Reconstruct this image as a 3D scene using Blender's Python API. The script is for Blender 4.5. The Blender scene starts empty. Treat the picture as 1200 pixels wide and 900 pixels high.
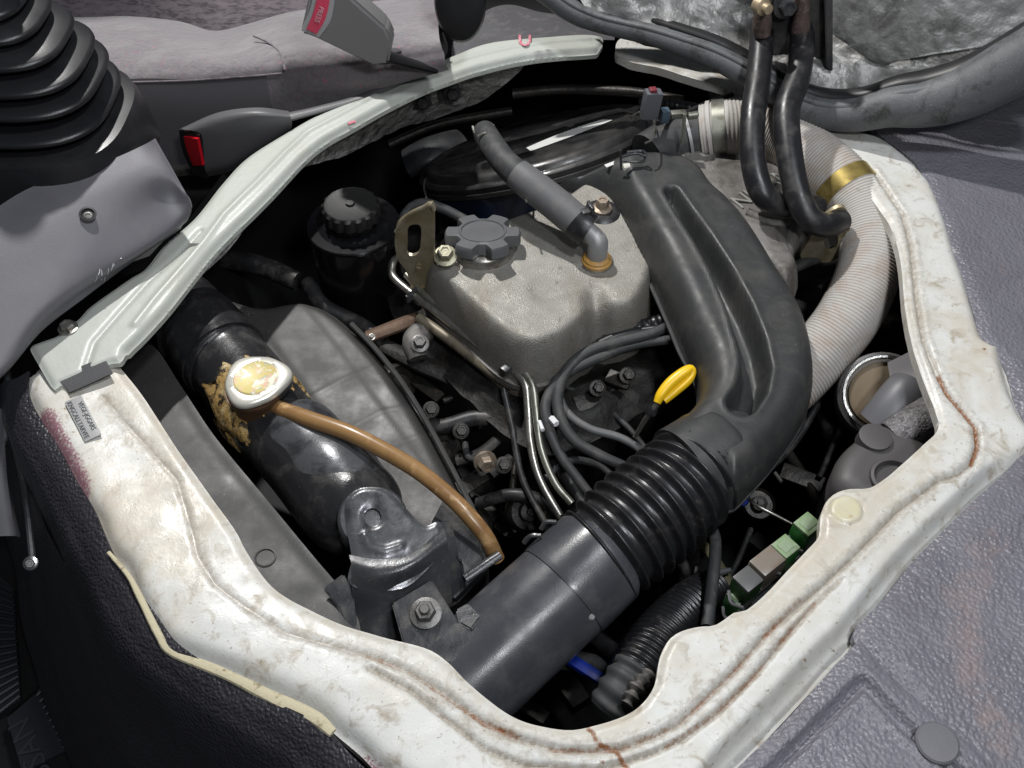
import bpy, bmesh, math, random
import numpy as np
from mathutils import Vector, Matrix, noise as mnoise

random.seed(7)
np.random.seed(7)
sc = bpy.context.scene

# ------------------------------------------------------------------ camera
CAM = np.array([0.0, -0.643, 0.766])
PITCH = math.radians(50.0)
FPX = 1152.6
cd = bpy.data.cameras.new("camera")
cam = bpy.data.objects.new("camera", cd)
sc.collection.objects.link(cam)
cam.location = Vector(CAM)
cam.rotation_euler = (math.radians(90) - PITCH, 0, 0)
cd.sensor_width = 36
cd.lens = 36 * FPX / 1200
cd.clip_start = 0.01
cd.clip_end = 50
sc.camera = cam

# ------------------------------------------------------------------ world and lamps (indoor, hard lamps)
w = bpy.data.worlds.new("World")
sc.world = w
w.use_nodes = True
w.node_tree.nodes["Background"].inputs[0].default_value = (0.80, 0.88, 1.0, 1)
w.node_tree.nodes["Background"].inputs[1].default_value = 0.055


def lamp(name, loc, target, power, size, color=(1, 1, 1), spot=None, blend=0.3):
    if spot:
        l = bpy.data.lights.new(name, 'SPOT')
        l.spot_size = math.radians(spot)
        l.spot_blend = blend
        l.shadow_soft_size = size
    else:
        l = bpy.data.lights.new(name, 'AREA')
        l.shape = 'DISK'
        l.size = size
    l.energy = power
    l.color = color
    o = bpy.data.objects.new(name, l)
    sc.collection.objects.link(o)
    o.location = loc
    d = Vector(target) - Vector(loc)
    o.rotation_euler = d.to_track_quat('-Z', 'Y').to_euler()
    return o


lamp("key_lamp", (-0.50, 1.12, 1.50), (0.05, 0.05, 0), 138, 0.03, (1.0, 0.985, 0.96), spot=70)
lamp("overhead_lamp", (0.55, -0.25, 1.75), (0.05, 0.0, 0), 15, 0.22, (0.93, 0.96, 1.0))
lamp("door_lamp", (0.35, -0.95, 1.35), (-0.1, -0.1, 0), 9, 0.18, (0.94, 0.97, 1.0))

sc.view_settings.view_transform = 'Standard'
sc.view_settings.look = 'None'
sc.view_settings.exposure = 0.0
sc.view_settings.gamma = 1.0
try:
    sc.cycles.use_denoising = True
    sc.cycles.max_bounces = 8
except Exception:
    pass

# ------------------------------------------------------------------ pixel -> place helpers
_cp, _sp = math.cos(PITCH), math.sin(PITCH)
FWD = np.array([0, _cp, -_sp]); UPV = np.array([0, _sp, _cp]); RGT = np.array([1.0, 0, 0])


def ray(px, py):
    return FWD + RGT * ((px - 600) / FPX) - UPV * ((py - 450) / FPX)


def W(px, py, z=0.0):
    r = ray(px, py)
    return CAM + r * ((z - CAM[2]) / r[2])


def WY(px, py, y):
    r = ray(px, py)
    return CAM + r * ((y - CAM[1]) / r[1])


def mpp(px, py, z=0.0):
    r = ray(px, py)
    return ((z - CAM[2]) / r[2]) / FPX


def dpx(p):
    """metres per pixel at a world point"""
    return float((np.array(p[:3]) - CAM) @ FWD) / FPX


def drop(o, px, py, lift=0.0006):
    """where the sight line of a pixel meets an object already built: used to lay prints and clips ON a surface"""
    from mathutils.bvhtree import BVHTree
    if o.name not in _bvh:
        me = o.data
        off = Vector(WL[o.name])
        _bvh[o.name] = BVHTree.FromPolygons([v.co + off for v in me.vertices], [tuple(p.vertices) for p in me.polygons])
    d = Vector(ray(px, py)).normalized()
    h = _bvh[o.name].ray_cast(Vector(CAM), d)
    if h[0] is None: return W(px, py, WL[o.name][2])
    n_ = h[1] if h[1].dot(d) < 0 else -h[1]
    return np.array(h[0] + n_ * lift)


def tubeD(o, pts, n=6, samples=20, lift=0.0004, **k):
    """thin tube laid on object o; pts px,py,r_px"""
    rows = []
    for a, b, r in pts:
        p = drop(o, a, b, lift); rows.append([*p, r * dpx(p)])
    return tubeW(rows, n, samples, **k)


_bvh = {}
# ------------------------------------------------------------------ object plumbing
WL = {}


def tag(o, label=None, cat=None, group=None, kind=None):
    if label: o["label"] = label
    if cat: o["category"] = cat
    if group: o["group"] = group
    if kind: o["kind"] = kind
    return o


def thing(name, loc, label, cat, group=None):
    o = bpy.data.objects.new(name, None)
    o.empty_display_size = 0.02
    sc.collection.objects.link(o)
    o.location = Vector(loc)
    WL[o.name] = np.array(loc, float)
    return tag(o, label, cat, group)


def add(name, vf, mat, parent=None, angle=40, attrs=None, smooth=True, mats=None, midx=None, recalc=True):
    verts, faces = vf[0], vf[1]
    if len(vf) > 2 and attrs is None: attrs = vf[2]
    v = np.array(verts, float).reshape(-1, 3)
    c = (v.min(0) + v.max(0)) / 2
    me = bpy.data.meshes.new(name)
    me.from_pydata((v - c).tolist(), [], [tuple(int(i) for i in f) for f in faces])
    me.materials.append(mat)
    if recalc:
        bm = bmesh.new(); bm.from_mesh(me)
        bmesh.ops.recalc_face_normals(bm, faces=bm.faces)
        bm.to_mesh(me); bm.free()
    if attrs:
        for k, a in attrs.items():
            at = me.attributes.new(k, 'FLOAT', 'POINT')
            at.data.foreach_set('value', np.asarray(a, np.float32))
    me.update()
    if smooth:
        me.polygons.foreach_set('use_smooth', [True] * len(me.polygons))
        me.set_sharp_from_angle(angle=math.radians(angle))
    o = bpy.data.objects.new(name, me)
    sc.collection.objects.link(o)
    if parent is not None:
        o.parent = parent
        o.location = Vector(c - WL[parent.name])
    else:
        o.location = Vector(c)
    WL[o.name] = c
    return o


def join(*vfs):
    V, F, n = [], [], 0
    for v, f in [(a[0], a[1]) for a in vfs]:
        v = np.array(v, float).reshape(-1, 3)
        V.append(v); F += [tuple(i + n for i in ff) for ff in f]; n += len(v)
    return np.vstack(V), F


def cr(P, n, closed=False):
    """Catmull-Rom through rows of P, n samples in all."""
    P = np.array(P, float)
    m = len(P)
    if m == 2 and not closed:
        t = np.linspace(0, 1, n)[:, None]
        return P[0] * (1 - t) + P[1] * t
    seg = m if closed else m - 1
    if closed:
        Q = P
        D = np.linalg.norm(np.roll(P[:, :3], -1, 0) - P[:, :3], axis=1)
    else:
        D = np.linalg.norm(P[1:, :3] - P[:-1, :3], axis=1)
    cum = np.concatenate([[0], np.cumsum(D)])
    s = np.linspace(0, cum[-1], n, endpoint=not closed)
    out = []
    for x in s:
        i = min(max(np.searchsorted(cum, x, 'right') - 1, 0), seg - 1)
        t = (x - cum[i]) / max(D[i], 1e-9)
        g = (lambda k: P[k % m]) if closed else (lambda k: P[min(max(k, 0), m - 1)])
        p0, p1, p2, p3 = g(i - 1), g(i), g(i + 1), g(i + 2)
        if not closed:
            if i == 0: p0 = 2 * p1 - p2
            if i == seg - 1: p3 = 2 * p2 - p1
        out.append(0.5 * ((2 * p1) + (-p0 + p2) * t + (2 * p0 - 5 * p1 + 4 * p2 - p3) * t * t + (-p0 + 3 * p1 - 3 * p2 + p3) * t ** 3))
    return np.array(out)


def tubeW(pts, n=14, samples=40, mod=None, caps=True, squash=None):
    """pts: rows x,y,z,r in metres."""
    S = cr(pts, samples)
    C, R = S[:, :3], S[:, 3].copy()
    if mod is not None:
        L = np.concatenate([[0], np.cumsum(np.linalg.norm(np.diff(C, axis=0), axis=1))])
        R = np.array([mod(l, r, l / L[-1]) for l, r in zip(L, R)])
    T = np.gradient(C, axis=0); T /= np.linalg.norm(T, axis=1)[:, None] + 1e-12
    up = np.array([0, 0, 1.0])
    if abs(T[0] @ up) > 0.9: up = np.array([0, 1.0, 0])
    N = up - T[0] * (up @ T[0]); N /= np.linalg.norm(N)
    V, F = [], []
    a = np.arange(n) * 2 * math.pi / n
    for i in range(len(C)):
        N = N - T[i] * (N @ T[i]); N /= np.linalg.norm(N)
        B = np.cross(T[i], N)
        k = squash if squash else 1.0
        for x in a:
            V.append(C[i] + R[i] * (math.cos(x) * N * k + math.sin(x) * B))
    for i in range(len(C) - 1):
        for j in range(n):
            F.append((i * n + j, i * n + (j + 1) % n, (i + 1) * n + (j + 1) % n, (i + 1) * n + j))
    if caps:
        F.append(tuple(range(n))[::-1]); F.append(tuple((len(C) - 1) * n + j for j in range(n)))
    return np.array(V), F


def tube(pp, n=14, samples=40, **k):
    """pp: rows px,py,z,r in px"""
    rows = []
    for p in pp:
        q = W(p[0], p[1], p[2]); rows.append([*q, p[3] * mpp(p[0], p[1], p[2])])
    return tubeW(rows, n, samples, **k)


def frame(axis, hint=(0, 0, 1)):
    a = np.array(axis, float); a /= np.linalg.norm(a)
    h = np.array(hint, float)
    if abs(a @ h) > 0.95: h = np.array([1.0, 0, 0])
    u = h - a * (h @ a); u /= np.linalg.norm(u)
    v = np.cross(a, u)
    return u, v, a


def lathe(c, axis, prof, n=32, lobe=None, hint=(1, 0, 0), cap=True):
    u, v, a = frame(axis, hint)
    V, F = [], []
    c = np.array(c, float)
    for r, h in prof:
        for j in range(n):
            t = 2 * math.pi * j / n
            rr = r * (lobe(t, r, h) if lobe else 1)
            V.append(c + a * h + rr * (math.cos(t) * u + math.sin(t) * v))
    for i in range(len(prof) - 1):
        for j in range(n):
            F.append((i * n + j, i * n + (j + 1) % n, (i + 1) * n + (j + 1) % n, (i + 1) * n + j))
    if cap:
        F.append(tuple(range(n))[::-1]); F.append(tuple((len(prof) - 1) * n + j for j in range(n)))
    return np.array(V), F


def rbox(c, dims, ax=(1, 0, 0), up=(0, 0, 1), bevel=0.002, seg=2, taper=1.0):
    X = np.array(ax, float); X /= np.linalg.norm(X)
    Z = np.array(up, float); Z = Z - X * (Z @ X); Z /= np.linalg.norm(Z)
    Y = np.cross(Z, X)
    bm = bmesh.new()
    bmesh.ops.create_cube(bm, size=1)
    for v in bm.verts:
        k = taper if v.co.z > 0 else 1
        v.co = Vector((v.co.x * dims[0] * k, v.co.y * dims[1] * k, v.co.z * dims[2]))
    if bevel > 0:
        bmesh.ops.bevel(bm, geom=bm.edges[:], offset=bevel, segments=seg, affect='EDGES', profile=0.6)
    bm.verts.index_update()
    V = np.array([np.array(c) + X * v.co.x + Y * v.co.y + Z * v.co.z for v in bm.verts])
    F = [tuple(v.index for v in f.verts) for f in bm.faces]
    bm.free()
    return V, F


def seg_dist(P, A, B):
    d = B - A
    L = (d ** 2).sum(1)
    out = np.full(len(P), 1e9); near = np.zeros((len(P), 2)); par = np.zeros(len(P))
    cum = np.concatenate([[0], np.cumsum(np.sqrt(L))])
    for i in range(len(A)):
        w_ = P - A[i]
        t = np.clip((w_ @ d[i]) / max(L[i], 1e-12), 0, 1)
        q = A[i] + t[:, None] * d[i]
        dd = np.linalg.norm(P - q, axis=1)
        m = dd < out
        out[m] = dd[m]; near[m] = q[m]; par[m] = cum[i] + t[m] * math.sqrt(L[i])
    return out, near, par


def inside(P, poly):
    x, y = P[:, 0], P[:, 1]
    r = np.zeros(len(P), bool)
    n = len(poly)
    for i in range(n):
        x1, y1 = poly[i]; x2, y2 = poly[(i + 1) % n]
        if y1 == y2: continue
        c = ((y1 > y) != (y2 > y)) & (x < (x2 - x1) * (y - y1) / (y2 - y1) + x1)
        r ^= c
    return r


class Plane:
    def __init__(s, z0, gx=0, gy=0, at=None):
        s.gx, s.gy = gx, gy
        s.z0 = z0
        if at is not None:       # z0 is the height at pixel `at`
            q = W(at[0], at[1], z0); s.z0 = z0 - gx * q[0] - gy * q[1]

    def px(s, px, py):
        r = ray(px, py)
        t = (s.z0 + s.gx * CAM[0] + s.gy * CAM[1] - CAM[2]) / (r[2] - s.gx * r[0] - s.gy * r[1])
        return CAM + r * t

    def z(s, x, y): return s.z0 + s.gx * x + s.gy * y


def pl_dist(pts):
    A = np.array(pts)[:, :2]
    return lambda x, y: seg_dist(np.stack([x, y], 1), A[:-1], A[1:])


def molded(outline, plane, hf, holes=(), res=0.004, skirt=0.01, smooth=True, attrs=None, ns=None, thick=None):
    O = [(plane.px(*p) if len(p) == 2 else W(*p))[:2] for p in outline]
    if smooth: O = cr(O, ns or len(O) * 6, closed=True)
    O = np.array(O)
    H = []
    for h in holes:
        hh = [plane.px(*p)[:2] for p in h]
        H.append(np.array(cr(hh, len(hh) * 5, closed=True)))
    A = np.vstack([O] + H); B = np.vstack([np.roll(O, -1, 0)] + [np.roll(h, -1, 0) for h in H])
    mn, mx = O.min(0) - res, O.max(0) + res
    nx, ny = int((mx[0] - mn[0]) / res) + 2, int((mx[1] - mn[1]) / res) + 2
    X, Y = np.meshgrid(mn[0] + np.arange(nx) * res, mn[1] + np.arange(ny) * res)
    P = np.stack([X.ravel(), Y.ravel()], 1)
    ins = inside(P, O)
    for h in H: ins &= ~inside(P, h)
    d, near, _ = seg_dist(P, A, B)
    idx = np.arange(nx * ny).reshape(ny, nx)
    q = np.stack([idx[:-1, :-1], idx[:-1, 1:], idx[1:, 1:], idx[1:, :-1]], -1).reshape(-1, 4)
    keep = ins[q].any(1)
    q = q[keep]
    P2 = P.copy(); P2[~ins] = near[~ins]
    d2 = np.where(ins, d, 0)
    # pull near-boundary inner points a little outward to avoid slivers
    used = np.unique(q); remap = -np.ones(nx * ny, int); remap[used] = np.arange(len(used))
    q = remap[q]
    P2 = P2[used]; d2 = d2[used]
    z = plane.z(P2[:, 0], P2[:, 1]) + hf(P2[:, 0], P2[:, 1], d2)
    V = np.column_stack([P2, z])
    at = {k: f(P2[:, 0], P2[:, 1], d2) for k, f in (attrs or {}).items()}
    F = [tuple(f) for f in q]
    if skirt:
        from collections import Counter
        cnt = Counter()
        for f in F:
            for i in range(4): cnt[frozenset((f[i], f[(i + 1) % 4]))] += 1
        bmap = {}; V2 = []; n0 = len(V); src = []
        SF = []
        for f in F:
            for i in range(4):
                a, b = f[i], f[(i + 1) % 4]
                if cnt[frozenset((a, b))] == 1:
                    for k in (a, b):
                        if k not in bmap:
                            bmap[k] = n0 + len(V2); V2.append(V[k] - np.array([0, 0, skirt])); src.append(k)
                    SF.append((b, a, bmap[a], bmap[b]))
        V = np.vstack([V, np.array(V2)]); F += SF
        if thick is not None:
            pass
        at = {k: np.concatenate([a, a[src]]) for k, a in at.items()}
    # drop degenerate faces and weld coincident snapped points
    key = {}; rm = np.arange(len(V))
    for i, v in enumerate(np.round(V, 6)):
        t = (v[0], v[1], v[2])
        if t in key: rm[i] = key[t]
        else: key[t] = i
    F2 = []
    for f in F:
        g = []
        for i in f:
            j = rm[i]
            if j not in g: g.append(int(j))
        if len(g) >= 3: F2.append(tuple(g))
    return V, F2, at


def sheet(rows, nu=24, nv=24, disp=None, thick=0.0, W_=None):
    """rows of (px,py,z) (or world if W_ False) -> smooth patch"""
    R = []
    for r in rows:
        pts = [W(*p) for p in r] if W_ is None else [np.array(p) for p in r]
        R.append(cr(pts, nu))
    R = np.array(R)
    cols = [cr(R[:, j], nv) for j in range(nu)]
    G = np.array(cols)             # nu, nv, 3
    V = G.reshape(-1, 3).copy()
    if disp is not None:
        V = np.array([v + np.array(disp(v)) for v in V])
    F = [(i * nv + j, (i + 1) * nv + j, (i + 1) * nv + j + 1, i * nv + j + 1) for i in range(nu - 1) for j in range(nv - 1)]
    if thick:
        G = V.reshape(nu, nv, 3)
        du = np.gradient(G, axis=0); dv = np.gradient(G, axis=1)
        N = np.cross(du, dv); N /= np.linalg.norm(N, axis=2)[..., None] + 1e-12
        if N[..., 2].mean() < 0: N = -N
        V2 = (G - N * thick).reshape(-1, 3)
        n0 = len(V)
        F2 = [tuple(i + n0 for i in f[::-1]) for f in F]
        ring = [(i, 0) for i in range(nu)] + [(nu - 1, j) for j in range(1, nv)] + [(i, nv - 1) for i in range(nu - 2, -1, -1)] + [(0, j) for j in range(nv - 2, 0, -1)]
        ids = [i * nv + j for i, j in ring]
        S = [(ids[k], ids[(k + 1) % len(ids)], ids[(k + 1) % len(ids)] + n0, ids[k] + n0) for k in range(len(ids))]
        V = np.vstack([V, V2]); F = F + F2 + S
    return V, F


def text_mesh(txt, size, origin, xdir, normal, depth=0.0006, spacing=1.0, outline=False):
    cu = bpy.data.curves.new("t", 'FONT'); cu.body = txt; cu.size = size; cu.extrude = depth
    cu.align_x = 'CENTER'; cu.align_y = 'CENTER'; cu.space_character = spacing
    cu.resolution_u = 3
    o = bpy.data.objects.new("t", cu); sc.collection.objects.link(o)
    dg = bpy.context.evaluated_depsgraph_get()
    me = o.evaluated_get(dg).to_mesh()
    X = np.array(xdir, float); X /= np.linalg.norm(X)
    Z = np.array(normal, float); Z = Z - X * (Z @ X); Z /= np.linalg.norm(Z); Y = np.cross(Z, X)
    V = np.array([np.array(origin) + X * v.co.x + Y * v.co.y + Z * v.co.z for v in me.vertices])
    F = [tuple(p.vertices) for p in me.polygons]
    o.evaluated_get(dg).to_mesh_clear()
    bpy.data.objects.remove(o); bpy.data.curves.remove(cu)
    return V, F


def nz(x, y, s, o=0.0):
    return np.array([mnoise.noise(Vector((a * s, b * s, o))) for a, b in zip(x, y)])


# ------------------------------------------------------------------ materials
MATS = {}


def M(name, col, rough=0.5, metal=0.0, bumps=(), var=None, rvar=None, spec=0.5, coat=0.0, marks=(), sheen=0.0, trans=0.0, speck=None, stretch=None):
    if name in MATS: return MATS[name]
    m = bpy.data.materials.new(name); m.use_nodes = True
    nt = m.node_tree; N = nt.nodes; L = nt.links
    b = N["Principled BSDF"]
    b.inputs["Base Color"].default_value = (*col, 1)
    b.inputs["Roughness"].default_value = rough
    b.inputs["Metallic"].default_value = metal
    b.inputs["Specular IOR Level"].default_value = spec
    b.inputs["Coat Weight"].default_value = coat
    b.inputs["Coat Roughness"].default_value = 0.15
    if sheen: b.inputs["Sheen Weight"].default_value = sheen
    if trans: b.inputs["Transmission Weight"].default_value = trans
    tc = N.new("ShaderNodeTexCoord")
    co = tc.outputs["Object"]
    if stretch:
        mp = N.new("ShaderNodeMapping"); mp.inputs["Scale"].default_value = stretch
        L.new(co, mp.inputs[0]); co = mp.outputs[0]

    def noise_tex(scale, detail=5, rough_=0.6, dist=0.0):
        n = N.new("ShaderNodeTexNoise"); n.inputs["Scale"].default_value = scale
        n.inputs["Detail"].default_value = detail; n.inputs["Roughness"].default_value = rough_
        n.inputs["Distortion"].default_value = dist
        L.new(co, n.inputs["Vector"]); return n.outputs["Fac"]

    def rng(sock, a, b_, c=0.0, d=1.0):
        r = N.new("ShaderNodeMapRange"); r.inputs[1].default_value = a; r.inputs[2].default_value = b_
        r.inputs[3].default_value = c; r.inputs[4].default_value = d
        L.new(sock, r.inputs[0]); return r.outputs[0]

    def mul(a, b_):
        x = N.new("ShaderNodeMath"); x.operation = 'MULTIPLY'; x.use_clamp = True
        L.new(a, x.inputs[0])
        if isinstance(b_, float): x.inputs[1].default_value = b_
        else: L.new(b_, x.inputs[1])
        return x.outputs[0]

    cur = None

    def mix(fac, c2):
        nonlocal cur
        x = N.new("ShaderNodeMix"); x.data_type = 'RGBA'
        L.new(fac, x.inputs[0])
        if cur is None: x.inputs[6].default_value = (*col, 1)
        else: L.new(cur, x.inputs[6])
        x.inputs[7].default_value = (*c2, 1)
        cur = x.outputs[2]
    for v in (var or []):
        c2, scale, lo, hi = v[:4]
        f = rng(noise_tex(scale, 6, 0.65, v[4] if len(v) > 4 else 0.3), lo, hi)
        mix(f, c2)
    if speck:
        c2, scale, thr = speck
        vo = N.new("ShaderNodeTexVoronoi"); vo.inputs["Scale"].default_value = scale
        L.new(co, vo.inputs["Vector"])
        f = rng(vo.outputs["Distance"], thr, thr * 0.5)
        f = mul(f, rng(noise_tex(scale * 0.13, 2), 0.48, 0.58))
        mix(f, c2)
    for mk in marks:
        attr, c2, scale, lo, hi = mk
        a = N.new("ShaderNodeAttribute"); a.attribute_name = attr
        f = noise_tex(scale, 8, 0.7, 0.5)
        s = N.new("ShaderNodeMath"); s.operation = 'ADD'
        L.new(a.outputs["Fac"], s.inputs[0]); L.new(f, s.inputs[1])
        g = rng(s.outputs[0], lo, hi)
        az = rng(a.outputs["Fac"], 0.0, 0.12)
        mix(mul(g, az), c2)
    if cur is not None: L.new(cur, b.inputs["Base Color"])
    if rvar:
        scale, lo, hi = rvar
        L.new(rng(noise_tex(scale, 5), 0.35, 0.65, lo, hi), b.inputs["Roughness"])
    prev = None
    for bp in bumps:
        typ, scale, dist_ = bp[:3]
        bn = N.new("ShaderNodeBump"); bn.inputs["Strength"].default_value = 1.0; bn.inputs["Distance"].default_value = dist_
        if typ == 'noise': h = noise_tex(scale, 4)
        elif typ == 'fine': h = noise_tex(scale, 2, 0.5)
        elif typ == 'leather':
            vo = N.new("ShaderNodeTexVoronoi"); vo.feature = 'SMOOTH_F1'; vo.inputs["Scale"].default_value = scale
            vo.inputs["Smoothness"].default_value = 0.4
            nn = N.new("ShaderNodeTexNoise"); nn.inputs["Scale"].default_value = scale * 0.5
            L.new(co, nn.inputs["Vector"])
            mx = N.new("ShaderNodeMix"); mx.data_type = 'VECTOR'; mx.inputs[0].default_value = 0.0022
            L.new(co, mx.inputs[4]); L.new(nn.outputs["Color"], mx.inputs[5])
            L.new(mx.outputs[1], vo.inputs["Vector"])
            r = N.new("ShaderNodeMath"); r.operation = 'MULTIPLY'; r.inputs[1].default_value = -1
            L.new(vo.outputs["Distance"], r.inputs[0]); h = r.outputs[0]
        elif typ == 'crumple':
            vo = N.new("ShaderNodeTexVoronoi"); vo.inputs["Scale"].default_value = scale
            L.new(co, vo.inputs["Vector"]); h = vo.outputs["Distance"]
        elif typ == 'weave':
            wv = N.new("ShaderNodeTexWave"); wv.inputs["Scale"].default_value = scale; wv.bands_direction = 'DIAGONAL'
            wv.inputs["Distortion"].default_value = 1.5
            L.new(co, wv.inputs["Vector"]); h = wv.outputs["Fac"]
        L.new(h, bn.inputs["Height"])
        if prev is not None: L.new(prev, bn.inputs["Normal"])
        prev = bn.outputs["Normal"]
    if prev is not None: L.new(prev, b.inputs["Normal"])
    MATS[name] = m
    return m


paint = M("white_body_paint", (0.60, 0.60, 0.575), 0.40, bumps=[('noise', 60, 0.0005), ('fine', 420, 0.0002)],
          var=[((0.50, 0.465, 0.40), 9, 0.44, 0.68, 1.0), ((0.36, 0.32, 0.26), 50, 0.54, 0.70, 0.8), ((0.20, 0.14, 0.09), 230, 0.63, 0.70)],
          rvar=(40, 0.32, 0.56), coat=0.05,
          marks=[("dust", (0.50, 0.45, 0.37), 70, 0.60, 1.05), ("seal", (0.30, 0.265, 0.22), 160, 0.72, 1.15),
                 ("rust", (0.20, 0.085, 0.035), 220, 0.95, 1.25), ("pink", (0.26, 0.13, 0.155), 330, 0.92, 1.06),
                 ("stain", (0.56, 0.52, 0.33), 90, 0.7, 1.2)])
bar_paint = M("grey_white_shaded_bar_paint", (0.42, 0.44, 0.405), 0.40, bumps=[('fine', 500, 0.0001), ('noise', 50, 0.0006)],  # base colour lowered to hold the shade lying along the bar
              var=[((0.40, 0.40, 0.35), 14, 0.50, 0.75), ((0.30, 0.26, 0.2), 130, 0.66, 0.76)], marks=[("crease_tone", (0.22, 0.22, 0.21), 300, 0.9, 1.2)])
blackplastic = M("black_plastic", (0.020, 0.021, 0.023), 0.42, bumps=[('fine', 900, 0.00008)], var=[((0.05, 0.048, 0.045), 22, 0.5, 0.75), ((0.10, 0.09, 0.08), 300, 0.68, 0.74)], rvar=(30, 0.33, 0.55))
ductplastic = M("duct_plastic", (0.031, 0.032, 0.033), 0.46, bumps=[('fine', 1100, 0.00012)], var=[((0.055, 0.053, 0.050), 24, 0.48, 0.72, 1.0), ((0.14, 0.13, 0.12), 260, 0.66, 0.73)], rvar=(35, 0.38, 0.60), speck=((0.22, 0.21, 0.2), 420, 0.10))
pipeplastic = M("pipe_plastic", (0.048, 0.050, 0.058), 0.36, bumps=[('fine', 700, 0.00008)], var=[((0.09, 0.09, 0.095), 18, 0.5, 0.7), ((0.2, 0.19, 0.18), 330, 0.70, 0.75)], rvar=(26, 0.24, 0.40))
shroudplastic = M("shroud_plastic", (0.032, 0.031, 0.031), 0.46, bumps=[('fine', 900, 0.0001)], var=[((0.052, 0.050, 0.048), 10, 0.44, 0.74, 0.5), ((0.15, 0.14, 0.13), 240, 0.64, 0.73)], rvar=(20, 0.4, 0.6))
rubber = M("black_rubber", (0.014, 0.014, 0.016), 0.40, bumps=[('fine', 800, 0.00008)], var=[((0.045, 0.042, 0.04), 60, 0.52, 0.72)], rvar=(60, 0.3, 0.5))
rubberdull = M("dull_rubber", (0.035, 0.036, 0.038), 0.62, bumps=[('fine', 900, 0.0001)], var=[((0.09, 0.085, 0.08), 45, 0.5, 0.75)])
sealrubber = M("sponge_rubber_seal", (0.10, 0.105, 0.11), 0.55, bumps=[('fine', 900, 0.0002), ('noise', 60, 0.0008)], var=[((0.035, 0.033, 0.03), 30, 0.52, 0.68), ((0.25, 0.25, 0.26), 500, 0.6, 0.7)])
bellowsrubber = M("bellows_rubber", (0.016, 0.016, 0.018), 0.30, bumps=[('fine', 900, 0.0001)], var=[((0.06, 0.055, 0.05), 90, 0.56, 0.74)], rvar=(50, 0.25, 0.4))
alu = M("cast_aluminium", (0.29, 0.278, 0.252), 0.52, metal=0.45, bumps=[('fine', 700, 0.0009), ('noise', 130, 0.0002)],
        var=[((0.24, 0.215, 0.18), 16, 0.48, 0.72, 0.8), ((0.13, 0.11, 0.09), 70, 0.62, 0.76), ((0.46, 0.45, 0.42), 600, 0.60, 0.68)], rvar=(60, 0.40, 0.66))
alu2 = M("dirty_casting", (0.20, 0.19, 0.18), 0.6, metal=0.35, bumps=[('fine', 1000, 0.0005), ('noise', 160, 0.0006)],
         var=[((0.10, 0.09, 0.08), 22, 0.45, 0.66, 0.8), ((0.36, 0.34, 0.31), 500, 0.60, 0.70)])
steel = M("plated_steel", (0.42, 0.41, 0.38), 0.33, metal=0.9, bumps=[('fine', 600, 0.0001)], var=[((0.18, 0.14, 0.10), 70, 0.5, 0.75)])
dimsteel = M("dull_steel", (0.16, 0.155, 0.15), 0.45, metal=0.6, bumps=[('fine', 500, 0.0002)], var=[((0.08, 0.075, 0.07), 90, 0.5, 0.7)])
gold = M("zinc_yellow_plate", (0.34, 0.28, 0.17), 0.42, metal=0.6, bumps=[('fine', 700, 0.0001)], var=[((0.45, 0.41, 0.32), 30, 0.45, 0.65), ((0.14, 0.11, 0.07), 80, 0.6, 0.75)])
brass = M("brass_band", (0.55, 0.42, 0.14), 0.33, metal=0.8, var=[((0.3, 0.22, 0.08), 60, 0.5, 0.7)])
chrome = M("bright_chrome", (0.62, 0.62, 0.60), 0.2, metal=1.0, bumps=[('fine', 400, 0.00008)])
darkmetal = M("dark_painted_metal", (0.045, 0.046, 0.050), 0.34, metal=0.25, bumps=[('noise', 160, 0.0003), ('fine', 900, 0.00008)], var=[((0.10, 0.095, 0.09), 40, 0.5, 0.7), ((0.22, 0.2, 0.18), 240, 0.66, 0.74)], rvar=(50, 0.25, 0.45), coat=0.1)
tankmat = M("radiator_tank_plastic", (0.020, 0.020, 0.022), 0.30, metal=0.1, bumps=[('noise', 70, 0.0006), ('fine', 700, 0.00008)], var=[((0.06, 0.058, 0.055), 30, 0.52, 0.7), ((0.2, 0.2, 0.2), 280, 0.69, 0.74)], rvar=(30, 0.2, 0.42))
tanksilver = M("worn_tank_paint", (0.11, 0.112, 0.12), 0.30, metal=0.45, bumps=[('noise', 50, 0.0003), ('fine', 500, 0.0001)], var=[((0.045, 0.045, 0.05), 35, 0.48, 0.62), ((0.3, 0.3, 0.3), 200, 0.66, 0.74)], rvar=(40, 0.2, 0.4))
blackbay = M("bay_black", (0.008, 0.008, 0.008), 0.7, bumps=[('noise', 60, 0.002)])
blockmat = M("engine_block_iron", (0.011, 0.010, 0.009), 0.6, metal=0.2, bumps=[('noise', 80, 0.002)], var=[((0.035, 0.028, 0.022), 50, 0.55, 0.75)])
gunk = M("coolant_residue", (0.36, 0.23, 0.08), 0.55, bumps=[('noise', 220, 0.0015)], var=[((0.03, 0.02, 0.012), 70, 0.49, 0.56, 1.0), ((0.62, 0.48, 0.25), 60, 0.52, 0.66)])
capmat = M("white_cap_metal", (0.80, 0.78, 0.70), 0.32, metal=0.5, bumps=[('fine', 300, 0.00006)], coat=0.3)
capyellow = M("cap_emblem", (0.62, 0.52, 0.20), 0.45, var=[((0.72, 0.48, 0.36), 110, 0.50, 0.60), ((0.40, 0.45, 0.38), 160, 0.56, 0.64), ((0.82, 0.80, 0.66), 80, 0.52, 0.60)])
brownhose = M("tan_vinyl_hose", (0.28, 0.16, 0.065), 0.34, var=[((0.16, 0.075, 0.03), 14, 0.5, 0.72), ((0.5, 0.32, 0.15), 50, 0.55, 0.7)], coat=0.2)
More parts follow.
